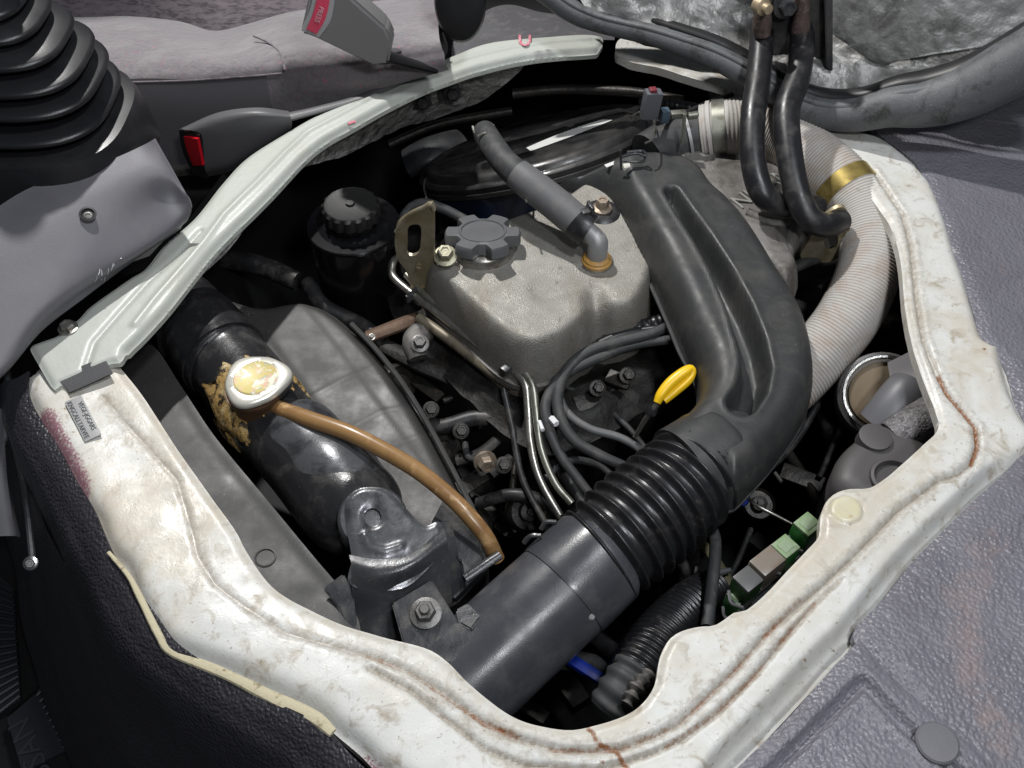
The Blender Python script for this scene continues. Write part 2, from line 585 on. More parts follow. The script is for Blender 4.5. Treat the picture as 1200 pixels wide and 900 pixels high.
beige = M("beige_duct_cloth", (0.43, 0.41, 0.385), 0.62, bumps=[('fine', 700, 0.0003)], var=[((0.36, 0.29, 0.24), 16, 0.46, 0.70, 0.8), ((0.2, 0.15, 0.12), 70, 0.64, 0.76)])
yellow = M("yellow_plastic", (0.85, 0.52, 0.01), 0.35, var=[((0.6, 0.33, 0.01), 80, 0.6, 0.7)])
mauve = M("mauve_grey_plastic", (0.118, 0.115, 0.130), 0.50, bumps=[('fine', 800, 0.00018)], var=[((0.15, 0.145, 0.158), 8, 0.45, 0.7)], rvar=(12, 0.45, 0.6))
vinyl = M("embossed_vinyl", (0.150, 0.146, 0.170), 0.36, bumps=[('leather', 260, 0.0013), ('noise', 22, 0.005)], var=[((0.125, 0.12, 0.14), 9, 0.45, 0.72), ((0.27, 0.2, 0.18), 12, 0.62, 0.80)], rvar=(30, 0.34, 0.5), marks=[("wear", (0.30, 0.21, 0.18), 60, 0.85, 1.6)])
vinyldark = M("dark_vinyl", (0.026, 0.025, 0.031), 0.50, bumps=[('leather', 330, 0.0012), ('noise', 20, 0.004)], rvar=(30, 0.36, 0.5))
seatcloth = M("seat_velour", (0.175, 0.155, 0.165), 0.85, bumps=[('fine', 900, 0.0005), ('weave', 260, 0.0004), ('noise', 14, 0.010)], var=[((0.13, 0.115, 0.13), 240, 0.48, 0.62), ((0.33, 0.11, 0.16), 150, 0.60, 0.67), ((0.235, 0.215, 0.22), 12, 0.5, 0.7)], sheen=0.5)
seatback = M("seat_back_velour", (0.16, 0.135, 0.15), 0.85, bumps=[('fine', 700, 0.0008)], var=[((0.07, 0.055, 0.065), 120, 0.46, 0.60), ((0.2, 0.17, 0.19), 20, 0.5, 0.7)], sheen=0.4, stretch=(0.5, 1, 2))
seatvinyl = M("seat_side_vinyl", (0.105, 0.10, 0.108), 0.55, bumps=[('fine', 600, 0.0003)])
bucklegrey = M("buckle_grey", (0.205, 0.20, 0.20), 0.42, bumps=[('fine', 700, 0.00015)])
bucklelight = M("buckle_light_grey", (0.40, 0.40, 0.41), 0.4)
redp = M("red_button", (0.55, 0.008, 0.018), 0.32)
redpink = M("red_pink_button", (0.75, 0.07, 0.14), 0.35)
blackmatt = M("black_matt", (0.008, 0.008, 0.009), 0.45)
foil = M("insulation_foil", (0.36, 0.355, 0.345), 0.50, metal=0.35, bumps=[('noise', 24, 0.007)], var=[((0.15, 0.147, 0.14), 12, 0.50, 0.66, 0.8), ((0.52, 0.52, 0.5), 160, 0.62, 0.7)], rvar=(30, 0.42, 0.6))
foilflat = M("bar_insulation_foil", (0.34, 0.335, 0.32), 0.36, metal=0.35, bumps=[('crumple', 60, 0.003), ('noise', 80, 0.008)], var=[((0.14, 0.135, 0.13), 40, 0.48, 0.66)])
foam = M("cut_foam_edge", (0.50, 0.45, 0.31), 0.8, bumps=[('noise', 200, 0.001)], var=[((0.22, 0.17, 0.10), 90, 0.56, 0.68)])
tape = M("dark_tape", (0.035, 0.036, 0.04), 0.6, bumps=[('fine', 500, 0.0002)])
plate = M("grey_plate", (0.30, 0.30, 0.30), 0.5, bumps=[('fine', 400, 0.0002)])
ink = M("dark_ink", (0.06, 0.06, 0.07), 0.6)
pinkink = M("pink_crayon", (0.55, 0.12, 0.18), 0.7, var=[((0.5, 0.4, 0.4), 300, 0.5, 0.6)])
whitechalk = M("white_scratch", (0.75, 0.75, 0.76), 0.7)
green = M("green_relay", (0.045, 0.22, 0.045), 0.35, coat=0.3)
greentop = M("pale_green_relay_top", (0.19, 0.28, 0.14), 0.45, var=[((0.26, 0.32, 0.22), 200, 0.5, 0.65)])
clear = M("cloudy_clear_plastic", (0.30, 0.26, 0.22), 0.3, trans=0.35, var=[((0.3, 0.22, 0.17), 90, 0.5, 0.65)])
greyrelay = M("grey_relay_top", (0.09, 0.09, 0.09), 0.4)
blue = M("blue_plastic", (0.003, 0.02, 0.22), 0.4)
navy = M("navy_painted_steel", (0.006, 0.010, 0.022), 0.28, coat=0.2)
aircover = M("air_cleaner_black", (0.016, 0.016, 0.017), 0.34, bumps=[('fine', 700, 0.0001)], var=[((0.05, 0.047, 0.044), 9, 0.45, 0.75, 0.3)], rvar=(40, 0.22, 0.5), coat=0.1)
whitepaper = M("white_label", (0.62, 0.62, 0.60), 0.6, var=[((0.3, 0.28, 0.26), 70, 0.56, 0.72)])
matrubber = M("ribbed_mat_rubber", (0.016, 0.017, 0.022), 0.55, bumps=[('fine', 700, 0.0002)])
graymetal = M("grey_casting", (0.10, 0.098, 0.098), 0.5, metal=0.3, bumps=[('fine', 900, 0.0003)], var=[((0.05, 0.045, 0.045), 40, 0.5, 0.7)])
sponge = M("sparkly_sponge", (0.16, 0.15, 0.155), 0.6, bumps=[('fine', 420, 0.0015)], var=[((0.42, 0.40, 0.40), 420, 0.56, 0.66), ((0.06, 0.055, 0.055), 200, 0.5, 0.62)])

# =================================================================== SETTING
def slab(name, x0, x1, y0, y1, z0, z1, mat):
    return rbox(((x0 + x1) / 2, (y0 + y1) / 2, (z0 + z1) / 2), (x1 - x0, y1 - y0, z1 - z0), bevel=0)


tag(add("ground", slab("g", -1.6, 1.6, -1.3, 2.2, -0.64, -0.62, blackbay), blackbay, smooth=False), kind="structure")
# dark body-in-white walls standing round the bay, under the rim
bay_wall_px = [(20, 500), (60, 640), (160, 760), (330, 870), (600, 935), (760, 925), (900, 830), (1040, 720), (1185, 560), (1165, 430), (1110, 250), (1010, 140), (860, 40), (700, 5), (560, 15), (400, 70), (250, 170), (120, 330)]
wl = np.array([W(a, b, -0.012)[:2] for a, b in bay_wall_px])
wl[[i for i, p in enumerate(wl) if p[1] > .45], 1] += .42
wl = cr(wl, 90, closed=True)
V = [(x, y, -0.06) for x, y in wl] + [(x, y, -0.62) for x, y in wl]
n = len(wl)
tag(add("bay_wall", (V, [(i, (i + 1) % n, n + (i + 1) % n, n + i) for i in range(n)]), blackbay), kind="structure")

# =================================================================== HATCH RIM (white body panel)
P0 = Plane(0.0)
inner = [(112, 392), (136, 424), (165, 460), (202, 517), (225, 550), (250, 585), (275, 620), (287, 643), (310, 677), (333, 697), (367, 715), (400, 730), (443, 743), (497, 757), (523, 773), (550, 800), (587, 830), (617, 845), (660, 853), (690, 850), (730, 838), (753, 823), (768, 800), (774, 768), (785, 747), (800, 737), (820, 732), (840, 730), (862, 715), (875, 713), (900, 692), (925, 665), (947, 642), (961, 625), (963, 602), (972, 582), (992, 571), (1020, 569), (1040, 557), (1060, 540), (1082, 520), (1101, 500), (1098, 478), (1085, 447), (1072, 410), (1062, 357), (1056, 300), (1043, 260), (1020, 227), (1007, 207), (967, 180), (933, 153), (900, 128), (860, 105), (825, 92), (775, 77), (740, 70), (722, 61)]
outer = [(728, 45), (760, 48), (820, 62), (880, 92), (930, 122), (975, 140), (1030, 153), (1060, 172), (1087, 197), (1099, 212), (1110, 240), (1128, 297), (1135, 315), (1150, 362), (1160, 392), (1177, 399), (1182, 425), (1192, 455), (1206, 485), (1222, 505), (1218, 525), (1200, 541), (1150, 588), (1120, 617), (1075, 662), (1035, 712), (1003, 752), (980, 775), (910, 850), (867, 895), (820, 945), (700, 975), (600, 970), (520, 945), (455, 912), (420, 880), (390, 855), (367, 835), (320, 812), (260, 783), (200, 760), (180, 740), (157, 695), (145, 665), (125, 645), (112, 610), (97, 590), (72, 545), (55, 515), (38, 485), (24, 455), (24, 440), (41, 425), (60, 395)]
groove_up = [(120, 465), (140, 487), (160, 510), (185, 537), (207, 562), (219, 600), (233, 653), (253, 687), (287, 713), (333, 743), (400, 762), (440, 772), (480, 789), (517, 812), (567, 848), (600, 864), (650, 878), (683, 880), (727, 877), (767, 863), (797, 847), (860, 787), (900, 741), (963, 687), (1000, 653), (1053, 598), (1075, 582), (1100, 563), (1122, 556), (1139, 543), (1146, 522), (1144, 500), (1130, 482), (1112, 462), (1098, 438), (1083, 400), (1074, 345), (1068, 287), (1058, 250), (1040, 222), (1024, 200)]
groove_lo = [(433, 785), (483, 812), (527, 848), (567, 878), (613, 896), (700, 902), (760, 884), (800, 866), (843, 833), (883, 793), (923, 744), (957, 705), (985, 678)]
lip = [(1024, 198), (985, 172), (940, 143), (890, 110), (850, 92), (800, 75), (745, 60)]
fold = [(1140, 590), (1100, 612), (1060, 650), (1020, 690), (990, 735), (960, 768), (905, 820), (850, 872), (800, 925)]
toP = lambda L: [P0.px(*p) for p in L]
dg_up, dg_lo, dlip, dfold = pl_dist(toP(groove_up)), pl_dist(toP(groove_lo)), pl_dist(toP(lip)), pl_dist(toP(fold))
rust_seg = [pl_dist(toP(s)) for s in ([(1100, 440), (1112, 462), (1130, 482), (1144, 500), (1146, 525), (1139, 543)], [(690, 851), (700, 870), (722, 880), (735, 900)])]
rust_soft = [pl_dist(toP(s)) for s in ([(940, 700), (900, 741), (860, 787), (797, 847), (727, 877), (650, 878), (567, 848), (480, 789), (430, 770)], [(957, 705), (923, 743), (883, 793), (843, 833), (780, 875)])]
dpink = pl_dist(toP([(50, 497), (60, 520), (75, 548), (88, 575)]))
dpink2 = pl_dist(toP([(405, 880), (440, 900)]))
dust_c = [pl_dist(toP(s)) for s in ([(150, 440), (200, 530), (240, 600)], [(1140, 380), (1155, 410), (1130, 430)], [(850, 725), (900, 710), (1000, 600), (1080, 540)], [(90, 560), (180, 620), (200, 660)], [(120, 640), (190, 560)])]
dwell = pl_dist(toP([(980, 596), (1000, 596)]))
inner_d = pl_dist(toP(inner))
emb = P0.px(991, 597)
swell = pl_dist(toP([(70, 480), (120, 580), (180, 680), (280, 755), (400, 800), (520, 880)]))


def rim_h(x, y, d):
    h = np.zeros_like(x)
    di, _, _ = inner_d(x, y)
    h -= 0.0045 * np.exp(-(di / 0.0045) ** 2)                       # rolled inner edge
    g, _, s_ = dg_up(x, y)
    k_ = .30 + .70 / (1 + np.exp(-(s_ - .44) / .03))
    h -= 0.0046 * k_ * np.exp(-(g / 0.0030) ** 2)
    h += 0.0010 * (k_ - .3) * np.exp(-((g - 0.0072) / 0.0030) ** 2)
    g, _, _ = dg_lo(x, y)
    h -= 0.0042 * np.exp(-(g / 0.0026) ** 2)
    g, _, _ = dlip(x, y)
    h -= 0.0016 * np.exp(-(g / 0.0036) ** 2)
    g, _, _ = dfold(x, y)
    # outside of the fold line the sheet rolls down towards the vinyl
    do = d
    r = np.sqrt((x - emb[0]) ** 2 + (y - emb[1]) ** 2)
    h += 0.0022 * (1 / (1 + np.exp((r - 0.0145) / 0.0009))) - 0.0012 * np.exp(-((r - 0.0165) / 0.0015) ** 2)
    near_fold = np.exp(-(g / 0.06) ** 4)
    edge = (di > 0.04)
    h -= np.where(edge, 0.012 * np.exp(-(do / 0.009) ** 2) * (1 - near_fold) + near_fold * .020 / (1 + np.exp((do - .016) / .0022)), 0)
    h += 0.0
    g, _, _ = swell(x, y)
    h += 0.006 * np.exp(-(g / 0.04) ** 2)
    h += 0.0018 * nz(x, y, 14) + 0.0007 * nz(x, y, 55, 3)
    return h


def a_rust(x, y, d):
    o = np.zeros_like(x)
    for i, f in enumerate(rust_seg):
        g = f(x, y)[0]; o = np.maximum(o, 0.82 * np.exp(-(g / 0.0036) ** 2))
    for f in rust_soft:
        g = f(x, y)[0]; o = np.maximum(o, (0.60 + .25 * np.clip(nz(x, y, 30, 7), -.6, 1)) * np.exp(-(g / 0.0042) ** 2))
    for cx, cy, rr in ((1061, 678, 4), (1006, 738, 5), (996, 607, 4), (706, 893, 3), (1153, 410, 4), (945, 770, 3)):
        q = P0.px(cx, cy); o = np.maximum(o, 0.8 * np.exp(-(((x - q[0]) ** 2 + (y - q[1]) ** 2) / (rr * 0.00085) ** 2)))
    return o


def a_dust(x, y, d):
    o = np.zeros_like(x)
    for f in dust_c: o = np.maximum(o, 0.36 * np.exp(-(f(x, y)[0] / 0.028) ** 2))
    di = inner_d(x, y)[0]
    return np.maximum(o, 0.22 * np.exp(-(di / 0.018) ** 2))


def a_seal(x, y, d):
    g1 = dg_up(x, y)[0]; g2 = dg_lo(x, y)[0]
    return np.maximum(np.maximum(0.62 * np.exp(-(g1 / 0.0040) ** 2), 0.34 * np.exp(-((g1 - .006) / 0.007) ** 2)), 0.62 * np.exp(-(g2 / 0.004) ** 2))


def a_pink(x, y, d):
    return np.maximum(0.6 * np.exp(-(dpink(x, y)[0] / 0.023) ** 4), 0.5 * np.exp(-(dpink2(x, y)[0] / 0.010) ** 4))


def a_stain(x, y, d):
    r = np.sqrt((x - emb[0]) ** 2 + (y - emb[1]) ** 2)
    return 0.55 * np.exp(-((r) / 0.017) ** 6)


rim = thing("hatch_rim", P0.px(300, 780), "white painted sheet metal rim with rusty sealed seams around the engine opening", "body panel")
rp = add("rim_panel", molded(inner + outer, P0, rim_h, res=0.0019, skirt=0.012, ns=700, attrs=dict(rust=a_rust, dust=a_dust, seal=a_seal, pink=a_pink, stain=a_stain)), paint, rim, angle=55)
# stamped plate with two rows of characters
pp = [drop(rp, 77, 473), drop(rp, 94, 462), drop(rp, 118, 508), drop(rp, 101, 521)]
zt = sum(p[2] for p in pp) / 4 + .0016
pp = [W(77, 473, zt), W(94, 462, zt), W(118, 508, zt), W(101, 521, zt)]
cen = sum(pp) / 4
Xd = (pp[2] - pp[1]); Lx = np.linalg.norm(Xd); Yd = pp[1] - pp[0]
pl = add("identification_plate", rbox(cen + np.array([0, 0, 0.0005]), (Lx * 1.0, np.linalg.norm(Yd) * 1.02, 0.0016), Xd, (0, 0, 1), 0.0007), plate, rim)
nrm = (0, 0, 1)
Yn = np.cross(np.array([0, 0, 1.0]), Xd / np.linalg.norm(Xd))
add("lettering", join(text_mesh("VEGE-JGGARS", 0.0068, cen + Yn * 0.0042 + np.array([0, 0, 0.0016]), Xd, nrm, 0.0002),
                      text_mesh("KNGCALLTARVFE", 0.0068, cen - Yn * 0.0048 + np.array([0, 0, 0.0016]), Xd, nrm, 0.0002)), ink, pl, smooth=False)

# beige foam edge beside the vinyl, lower left
ft = [(127, 641), (150, 668), (163, 692), (186, 738), (202, 758), (262, 783), (320, 812), (367, 834), (390, 853)]
tag(add("foam_edge_strip", tube([(a, b + 6, 0.003 - 0.004 * (i > 3), r) for i, ((a, b), r) in enumerate(zip(ft, [3, 4, 5, 6, 7, 8, 10, 11, 8]))], n=8, samples=60, squash=0.6, mod=lambda l, r, s: r * .75 * (1 + 0.05 * math.sin(l * 130) * math.sin(l * 47))), foam),
    "narrow cream coloured cut foam edge between white rim and dark vinyl", "foam strip")

# =================================================================== CROSSMEMBER (grey-white bar, upper left)
PB = Plane(0.012)
bo = [(34, 406), (42, 400), (70, 389), (92, 370), (107, 355), (150, 325), (170, 312), (192, 285), (228, 253), (260, 213), (290, 182), (340, 150), (373, 132), (427, 110), (487, 83), (533, 62), (577, 47), (650, 40), (687, 38), (706, 42)]
bi = [(700, 57), (660, 60), (617, 65), (567, 76), (530, 88), (493, 102), (450, 123), (410, 146), (380, 163), (356, 182), (338, 201), (318, 223), (298, 243), (280, 260), (262, 278), (243, 299), (222, 325), (195, 359), (166, 391), (149, 408), (140, 422), (125, 425), (70, 449), (60, 452), (42, 422)]
bar_i = pl_dist([PB.px(*p) for p in bi[:-5]])
crease = pl_dist([PB.px(*p) for p in [(100, 430), (110, 400), (140, 365), (175, 327), (212, 295), (235, 270)]])
# the front lip ridge: follows inner edge ~14 px in
ridge = pl_dist([PB.px(*p) for p in [(690, 46), (650, 49), (600, 56), (560, 65), (500, 84), (450, 106), (400, 134), (360, 155), (335, 178), (300, 215), (262, 252), (240, 283), (215, 312), (180, 352), (158, 380)]])


def bar_h(x, y, d):
    di = bar_i(x, y)[0]
    h = 0.004 * (1 - np.exp(-(d / 0.004) ** 2)) - 0.004
    h += 0.0030 * np.exp(-(ridge(x, y)[0] / 0.004) ** 2)
    h -= 0.005 * np.exp(-(di / 0.005) ** 2)
    h -= 0.0028 * np.exp(-(crease(x, y)[0] / 0.0035) ** 2)
    return h + 0.0005 * nz(x, y, 16)


cm = thing("seat_crossmember", PB.px(180, 330), "grey white painted steel bar curving along the upper left of the engine opening", "body bar")
add("bar_panel", molded(bo + bi, PB, bar_h, res=0.0019, skirt=0.006, ns=420, attrs=dict(crease_tone=lambda x, y, d: 0.45 * np.exp(-(crease(x, y)[0] / 0.004) ** 2))), bar_paint, cm, angle=60)  # bar colour turns darker along the crease, broken up by noise


def bolt(c, axis, r, parent, mat=steel, name="bolt", washer=True, h=None, flange=1.45, stud=False):
    h = h or r * 0.9
    parts = []
    if washer:
        parts.append(lathe(c, axis, [(r * flange, 0), (r * flange, h * .22), (r * 1.05, h * .34)], 20))
    parts.append(lathe(np.array(c) + np.array(frame(axis)[2]) * h * .3, axis, [(r, 0), (r, h * .72), (r * .86, h * .9), (r * .55, h * .9), (r * .5, h * .8)], 6))
    if stud:
        parts.append(lathe(np.array(c) + np.array(frame(axis)[2]) * h * .9, axis, [(r * .48, 0), (r * .48, h * .7), (r * .4, h * .8)], 14))
    return add(name, join(*parts), mat, parent, angle=25)


bolt(PB.px(80, 385), (0, 0, 1), 0.0072, cm, steel)
# front face foil insulation below the bar with two dark hex bolts
def foilz(px, py, y): return WY(px, py, y)
r0 = [(100, 395), (240, 305), (300, 240), (347, 194), (410, 150), (493, 104), (567, 78), (617, 66), (640, 62)]
r1 = [(110, 402), (248, 312), (312, 236), (352, 199), (404, 182), (467, 152), (513, 138), (562, 120), (597, 95)]
rows = [[W(a, b, 0.002) + np.array([0, .010, 0]) for a, b in r0]]
lo = []
for (a, b), (c_, d_) in zip(r0, r1):
    q = W(a, b, 0.004); lo.append(WY(c_, d_, q[1] + 0.012))
mid = [(p + q) / 2 + np.array([0, 0.004, 0]) for p, q in zip(rows[0], lo)]
add("foil_insulation", sheet([rows[0], mid, lo], 90, 16, disp=lambda v: (0, 0.004 * mnoise.noise(Vector(v) * 60), 0.002 * mnoise.noise(Vector(v) * 90)), W_=False, thick=0.002), foilflat, cm)
for a, b in ((495, 119), (530, 109)):
    q = WY(a, b, W(a, b - 22, 0.004)[1] + 0.008)
    pl_ = add("bolt_pad", rbox(q + np.array([-0.006, 0.006, -0.002]), (0.034, 0.006, 0.026), (1, -0.25 * 0, 0.25), (0, 0, 1), 0.003), darkmetal, cm)
    b_ = bolt(q + np.array([0, 0.001, 0]), (0.1, -1, 0.25), 0.0085, cm, rubber, h=0.009)
# crayon marks
add("crayon_mark", tube([(609, 41, .0155, 1.6), (610, 50, .0155, 1.8), (615, 53, .0155, 1.9), (620, 50, .0155, 1.8), (621, 41, .0155, 1.5)], 6, 16, squash=0.25), pinkink, cm)
add("crayon_mark", tube([(408, 145, .0115, 1.8), (413, 143, .0115, 2.2), (417, 142, .0115, 1.5)], 6, 8, squash=0.3), pinkink, cm)

tag(add("tape_strip", sheet([[(62, 441, .0115), (90, 431, .0115), (122, 418, .0115)], [(76, 452, .0095), (100, 441, .0095), (129, 431, .0095)], [(81, 460, .0095), (106, 449, .0095), (132, 437, .0095)]], 14, 8, thick=0.0012), tape),
    "short dark grey tape strip under the cut lower end of the bar", "tape")

# =================================================================== CONSOLE + GEAR LEVER GAITER (upper left)
con = thing("console_cover", W(60, 330, 0.02), "mauve grey moulded plastic console cover with one round screw hole", "console")
rowsC = [
    [(-60, 285, .10), (20, 228, .10), (80, 203, .10), (130, 187, .10), (168, 170, .10), (182, 162, .085)],
    [(-60, 320, .085), (20, 268, .09), (85, 240, .09), (140, 215, .09), (190, 200, .085), (210, 212, .07)],
    [(-60, 380, .065), (20, 325, .07), (85, 290, .07), (140, 262, .065), (195, 232, .06), (224, 240, .052)],
    [(-60, 430, .05), (10, 385, .05), (60, 352, .05), (110, 322, .045), (165, 292, .04), (221, 256, .035)],
    [(-60, 480, .035), (2, 432, .035), (45, 385, .033), (95, 345, .03), (150, 308, .028), (214, 264, .024)],
    [(-60, 490, .020), (4, 440, .025), (48, 389, .025), (99, 349, .022), (150, 311, .020), (212, 268, .018)],
]
add("cover_shell", sheet(rowsC, 60, 46, thick=0.003), mauve, con, angle=60)
hc = W(103, 251, .0845)
hn = np.array([0.25, -0.35, 0.9])
add("screw_hole", lathe(hc, hn, [(0.0078, -0.002), (0.0088, 0.0009), (0.0066, 0.0011), (0.0058, -0.0005)], 28), blackmatt, con)
add("screw", lathe(hc + np.array([0.0003, -0.0012, -0.0006]), hn, [(0.004, -0.003), (0.0042, 0.0001), (0.0025, 0.0004), (0.0022, -0.0004)], 16), dimsteel, con)
cs = bpy.data.objects["cover_shell"]
mk = [tubeD(cs, [(a, b, .55), ((a + c_) / 2 + .5, (b + d_) / 2, .8), (c_, d_, .4)], 5, 6, lift=.0001, squash=.3) for a, b, c_, d_ in ((111, 331, 114, 322), (115, 322, 117, 315), (119, 328, 119, 316), (122, 330, 123, 321), (126, 322, 127, 314), (130, 317, 132, 309), (133, 312, 133, 308), (141, 303, 142, 302))]
add("scratch_mark", join(*mk), whitechalk, con)

gb = thing("gear_lever_gaiter", W(30, 170, .10), "large black ribbed rubber gaiter of stacked folds around the gear lever", "gear gaiter")
folds = [(-50, -8, 80), (-38, 14, 90), (-24, 38, 102), (-12, 62, 114), (-4, 84, 122), (2, 110, 130)]
y0 = W(20, 130, .12)[1]


def se(t, e=3.0):
    return 1.0 / (abs(math.cos(t)) ** e + abs(math.sin(t)) ** e) ** (1 / e)


def ringW(cx, cy, rp, yoff=0, zo=0, k=1.0, n=72):
    c = WY(cx, cy, y0 + yoff) + np.array([0, 0, zo])
    m = dpx(c)
    r = rp * m * k
    tilt = np.array([0, 0, 1.0])
    return [c + r * se(t + 0.0) * np.array([math.cos(t), math.sin(t) * 0.78, 0.06 * -math.cos(t)]) for t in (2 * math.pi * j / n for j in range(n))]


prof = []
fv = []
for i, (cx, cy, rp) in enumerate(folds):
    rings = [ringW(cx, cy, rp * .66, 0, .013, 1), ringW(cx, cy, rp * .80, 0, .0095, 1), ringW(cx, cy, rp * .965, 0, .0035), ringW(cx, cy, rp * .995, 0, .0015), ringW(cx, cy, rp, 0, -.0010), ringW(cx, cy, rp * .985, 0, -.0035), ringW(cx, cy, rp * .95, 0, -.0035), ringW(cx, cy, rp * .68, 0, .0055), ringW(cx, cy, rp * .62, 0, .003)]
    prof += rings
n = 72
V = np.array([p for r in prof for p in r])
F = [(i * n + j, i * n + (j + 1) % n, (i + 1) * n + (j + 1) % n, (i + 1) * n + j) for i in range(len(prof) - 1) for j in range(n)]
F.append(tuple(range(n)))
add("folded_boot", (V, F), M("gaiter_rubber", (0.013, 0.013, 0.015), 0.36, bumps=[("fine", 900, 0.00008)], var=[((0.028, 0.028, 0.030), 14, 0.5, 0.75)]), gb, angle=80)
base = [ringW(6, 128, 130, 0, .004), ringW(6, 128, 142, 0, .001), ringW(6, 128, 144, 0, -.006), ringW(6, 130, 148, 0, -.030), ringW(6, 130, 148, 0, -.06)]
V = np.array([p for r in base for p in r])
F = [(i * n + j, i * n + (j + 1) % n, (i + 1) * n + (j + 1) % n, (i + 1) * n + j) for i in range(4) for j in range(n)] + [tuple(range(n))]
add("base_ring", (V, F), MATS["gaiter_rubber"], gb, angle=50)
add("lever_neck", tubeW([[*(WY(-10, 0, y0) + np.array([0, 0, 0.0])), .028], [*(WY(-14, -60, y0)), .022]], 20, 12), blackmatt, gb)

# =================================================================== SEAT
seat = thing("passenger_seat", WY(300, 180, 0.52), "grey velour passenger seat with pink flecked seam behind the opening", "seat")
Y1 = 0.505
def srow(y, L_): return [WY(a, b, y) for a, b in L_]


rowsS = [srow(.82, [(-60, 18), (90, 20), (150, 19), (210, 25), (250, 36), (290, 28), (340, 14), (400, 6), (520, -8)]),
         srow(.72, [(-60, 28), (95, 28), (150, 27), (212, 33), (256, 43), (296, 34), (342, 22), (402, 14), (516, 2)]),
         srow(.62, [(-60, 50), (104, 44), (153, 44), (214, 48), (266, 53), (304, 46), (345, 36), (405, 28), (514, 16)]),
         srow(.54, [(-60, 85), (112, 68), (156, 68), (218, 67), (284, 65), (316, 60), (348, 54), (408, 48), (514, 36)]),
         srow(.508, [(-60, 120), (120, 88), (160, 86), (224, 84), (292, 78), (328, 74), (352, 70), (410, 64), (516, 50)]),
         srow(.50, [(-60, 142), (125, 98), (165, 97), (226, 95), (296, 90), (335, 88), (358, 84), (415, 78), (520, 62)])]
add("cushion", sheet(rowsS, 100, 60, W_=False), seatcloth, seat, angle=80)
add("cushion_side", sheet([srow(.499, [(300, 89), (335, 86), (358, 82), (415, 76), (520, 60)]), srow(.493, [(312, 112), (340, 110), (370, 106), (425, 94), (522, 72)]), srow(.499, [(322, 134), (346, 136), (385, 126), (440, 106), (526, 82)])], 40, 16, W_=False), seatcloth, seat, angle=80)
add("side_panel", sheet([srow(.497, [(-60, 140), (125, 96), (226, 93), (290, 89), (312, 88)]), srow(.488, [(-60, 160), (130, 130), (226, 132), (295, 126), (318, 122)]), srow(.497, [(-60, 215), (150, 205), (240, 200), (305, 180), (330, 150)])], 40, 20, W_=False), seatvinyl, seat)
add("seam", tubeW([[*p, .0015] for p in srow(.494, [(125, 97), (165, 96), (226, 94), (296, 89), (330, 86)])], 6, 40), seatback, seat)
add("seam", tubeW([[*WY(297, 42, .61), .0016], [*WY(315, 50, .575), .0016], [*WY(328, 62, .528), .0016], [*WY(334, 82, .492), .0016]], 6, 20), seatback, seat)
back = [[WY(-80, -90, .98), WY(150, -90, .98), WY(330, -90, .96), WY(640, -90, .95)],
        [WY(-80, -20, .90), WY(150, -30, .90), WY(330, -35, .88), WY(640, -40, .88)],
        [WY(-80, 20, .80), WY(80, 24, .80), WY(230, 30, .78), WY(300, 18, .80), WY(640, -5, .84)]]
add("backrest", sheet([[WY(-80, -120, 1.0), WY(150, -120, 1.0), WY(330, -120, 1.0), WY(700, -120, 1.0)],
                       [WY(-80, -20, .90), WY(150, -20, .90), WY(330, -20, .90), WY(560, -20, .92)],
                       [WY(-80, 44, .845), WY(150, 42, .845), WY(330, 42, .845), WY(540, 20, .86)]], 40, 24, W_=False), seatback, seat)

# dark cloth and trim behind the bar (between seat and lid)
tag(add("carpet_flap", sheet([[WY(540, 30, .80), WY(590, 5, .85), WY(640, 15, .85), WY(720, 30, .85)],
                              [WY(530, 55, .72), WY(590, 38, .74), WY(650, 30, .74), WY(720, 40, .74)],
                              [WY(530, 85, .66), WY(580, 62, .66), WY(650, 46, .68), WY(720, 48, .68)]], 30, 16, W_=False,
                             disp=lambda v: (0, 0, .006 * mnoise.noise(Vector(v) * 14))), M("grey_carpet", (0.085, 0.083, 0.09), 0.9, bumps=[('fine', 900, 0.0008)], var=[((0.13, 0.12, 0.125), 60, 0.5, 0.66)])),
    "thin grey carpet flap lying behind the top of the bar", "carpet")

# floor rail under the seat
tag(add("seat_rail", rbox(WY(210, 200, .47), (0.07, 0.012, 0.012), (1, 0, -0.1 * 0 + .12), (0, 0, 1), .002), steel), "short bare metal seat rail showing beside the lower belt buckle", "rail")
tag(add("cabin_floor", molded([(-300, 330), (60, 340), (175, 300), (222, 250), (284, 178), (366, 128), (484, 76), (575, 42), (700, 34), (790, 30), (800, -160), (-200, -200)], Plane(-.17), lambda x, y, d: 0 * x, res=.03, skirt=.02, ns=120, smooth=False), M("cabin_floor_black", (0.006, 0.006, 0.007), .7), smooth=False), kind="structure")

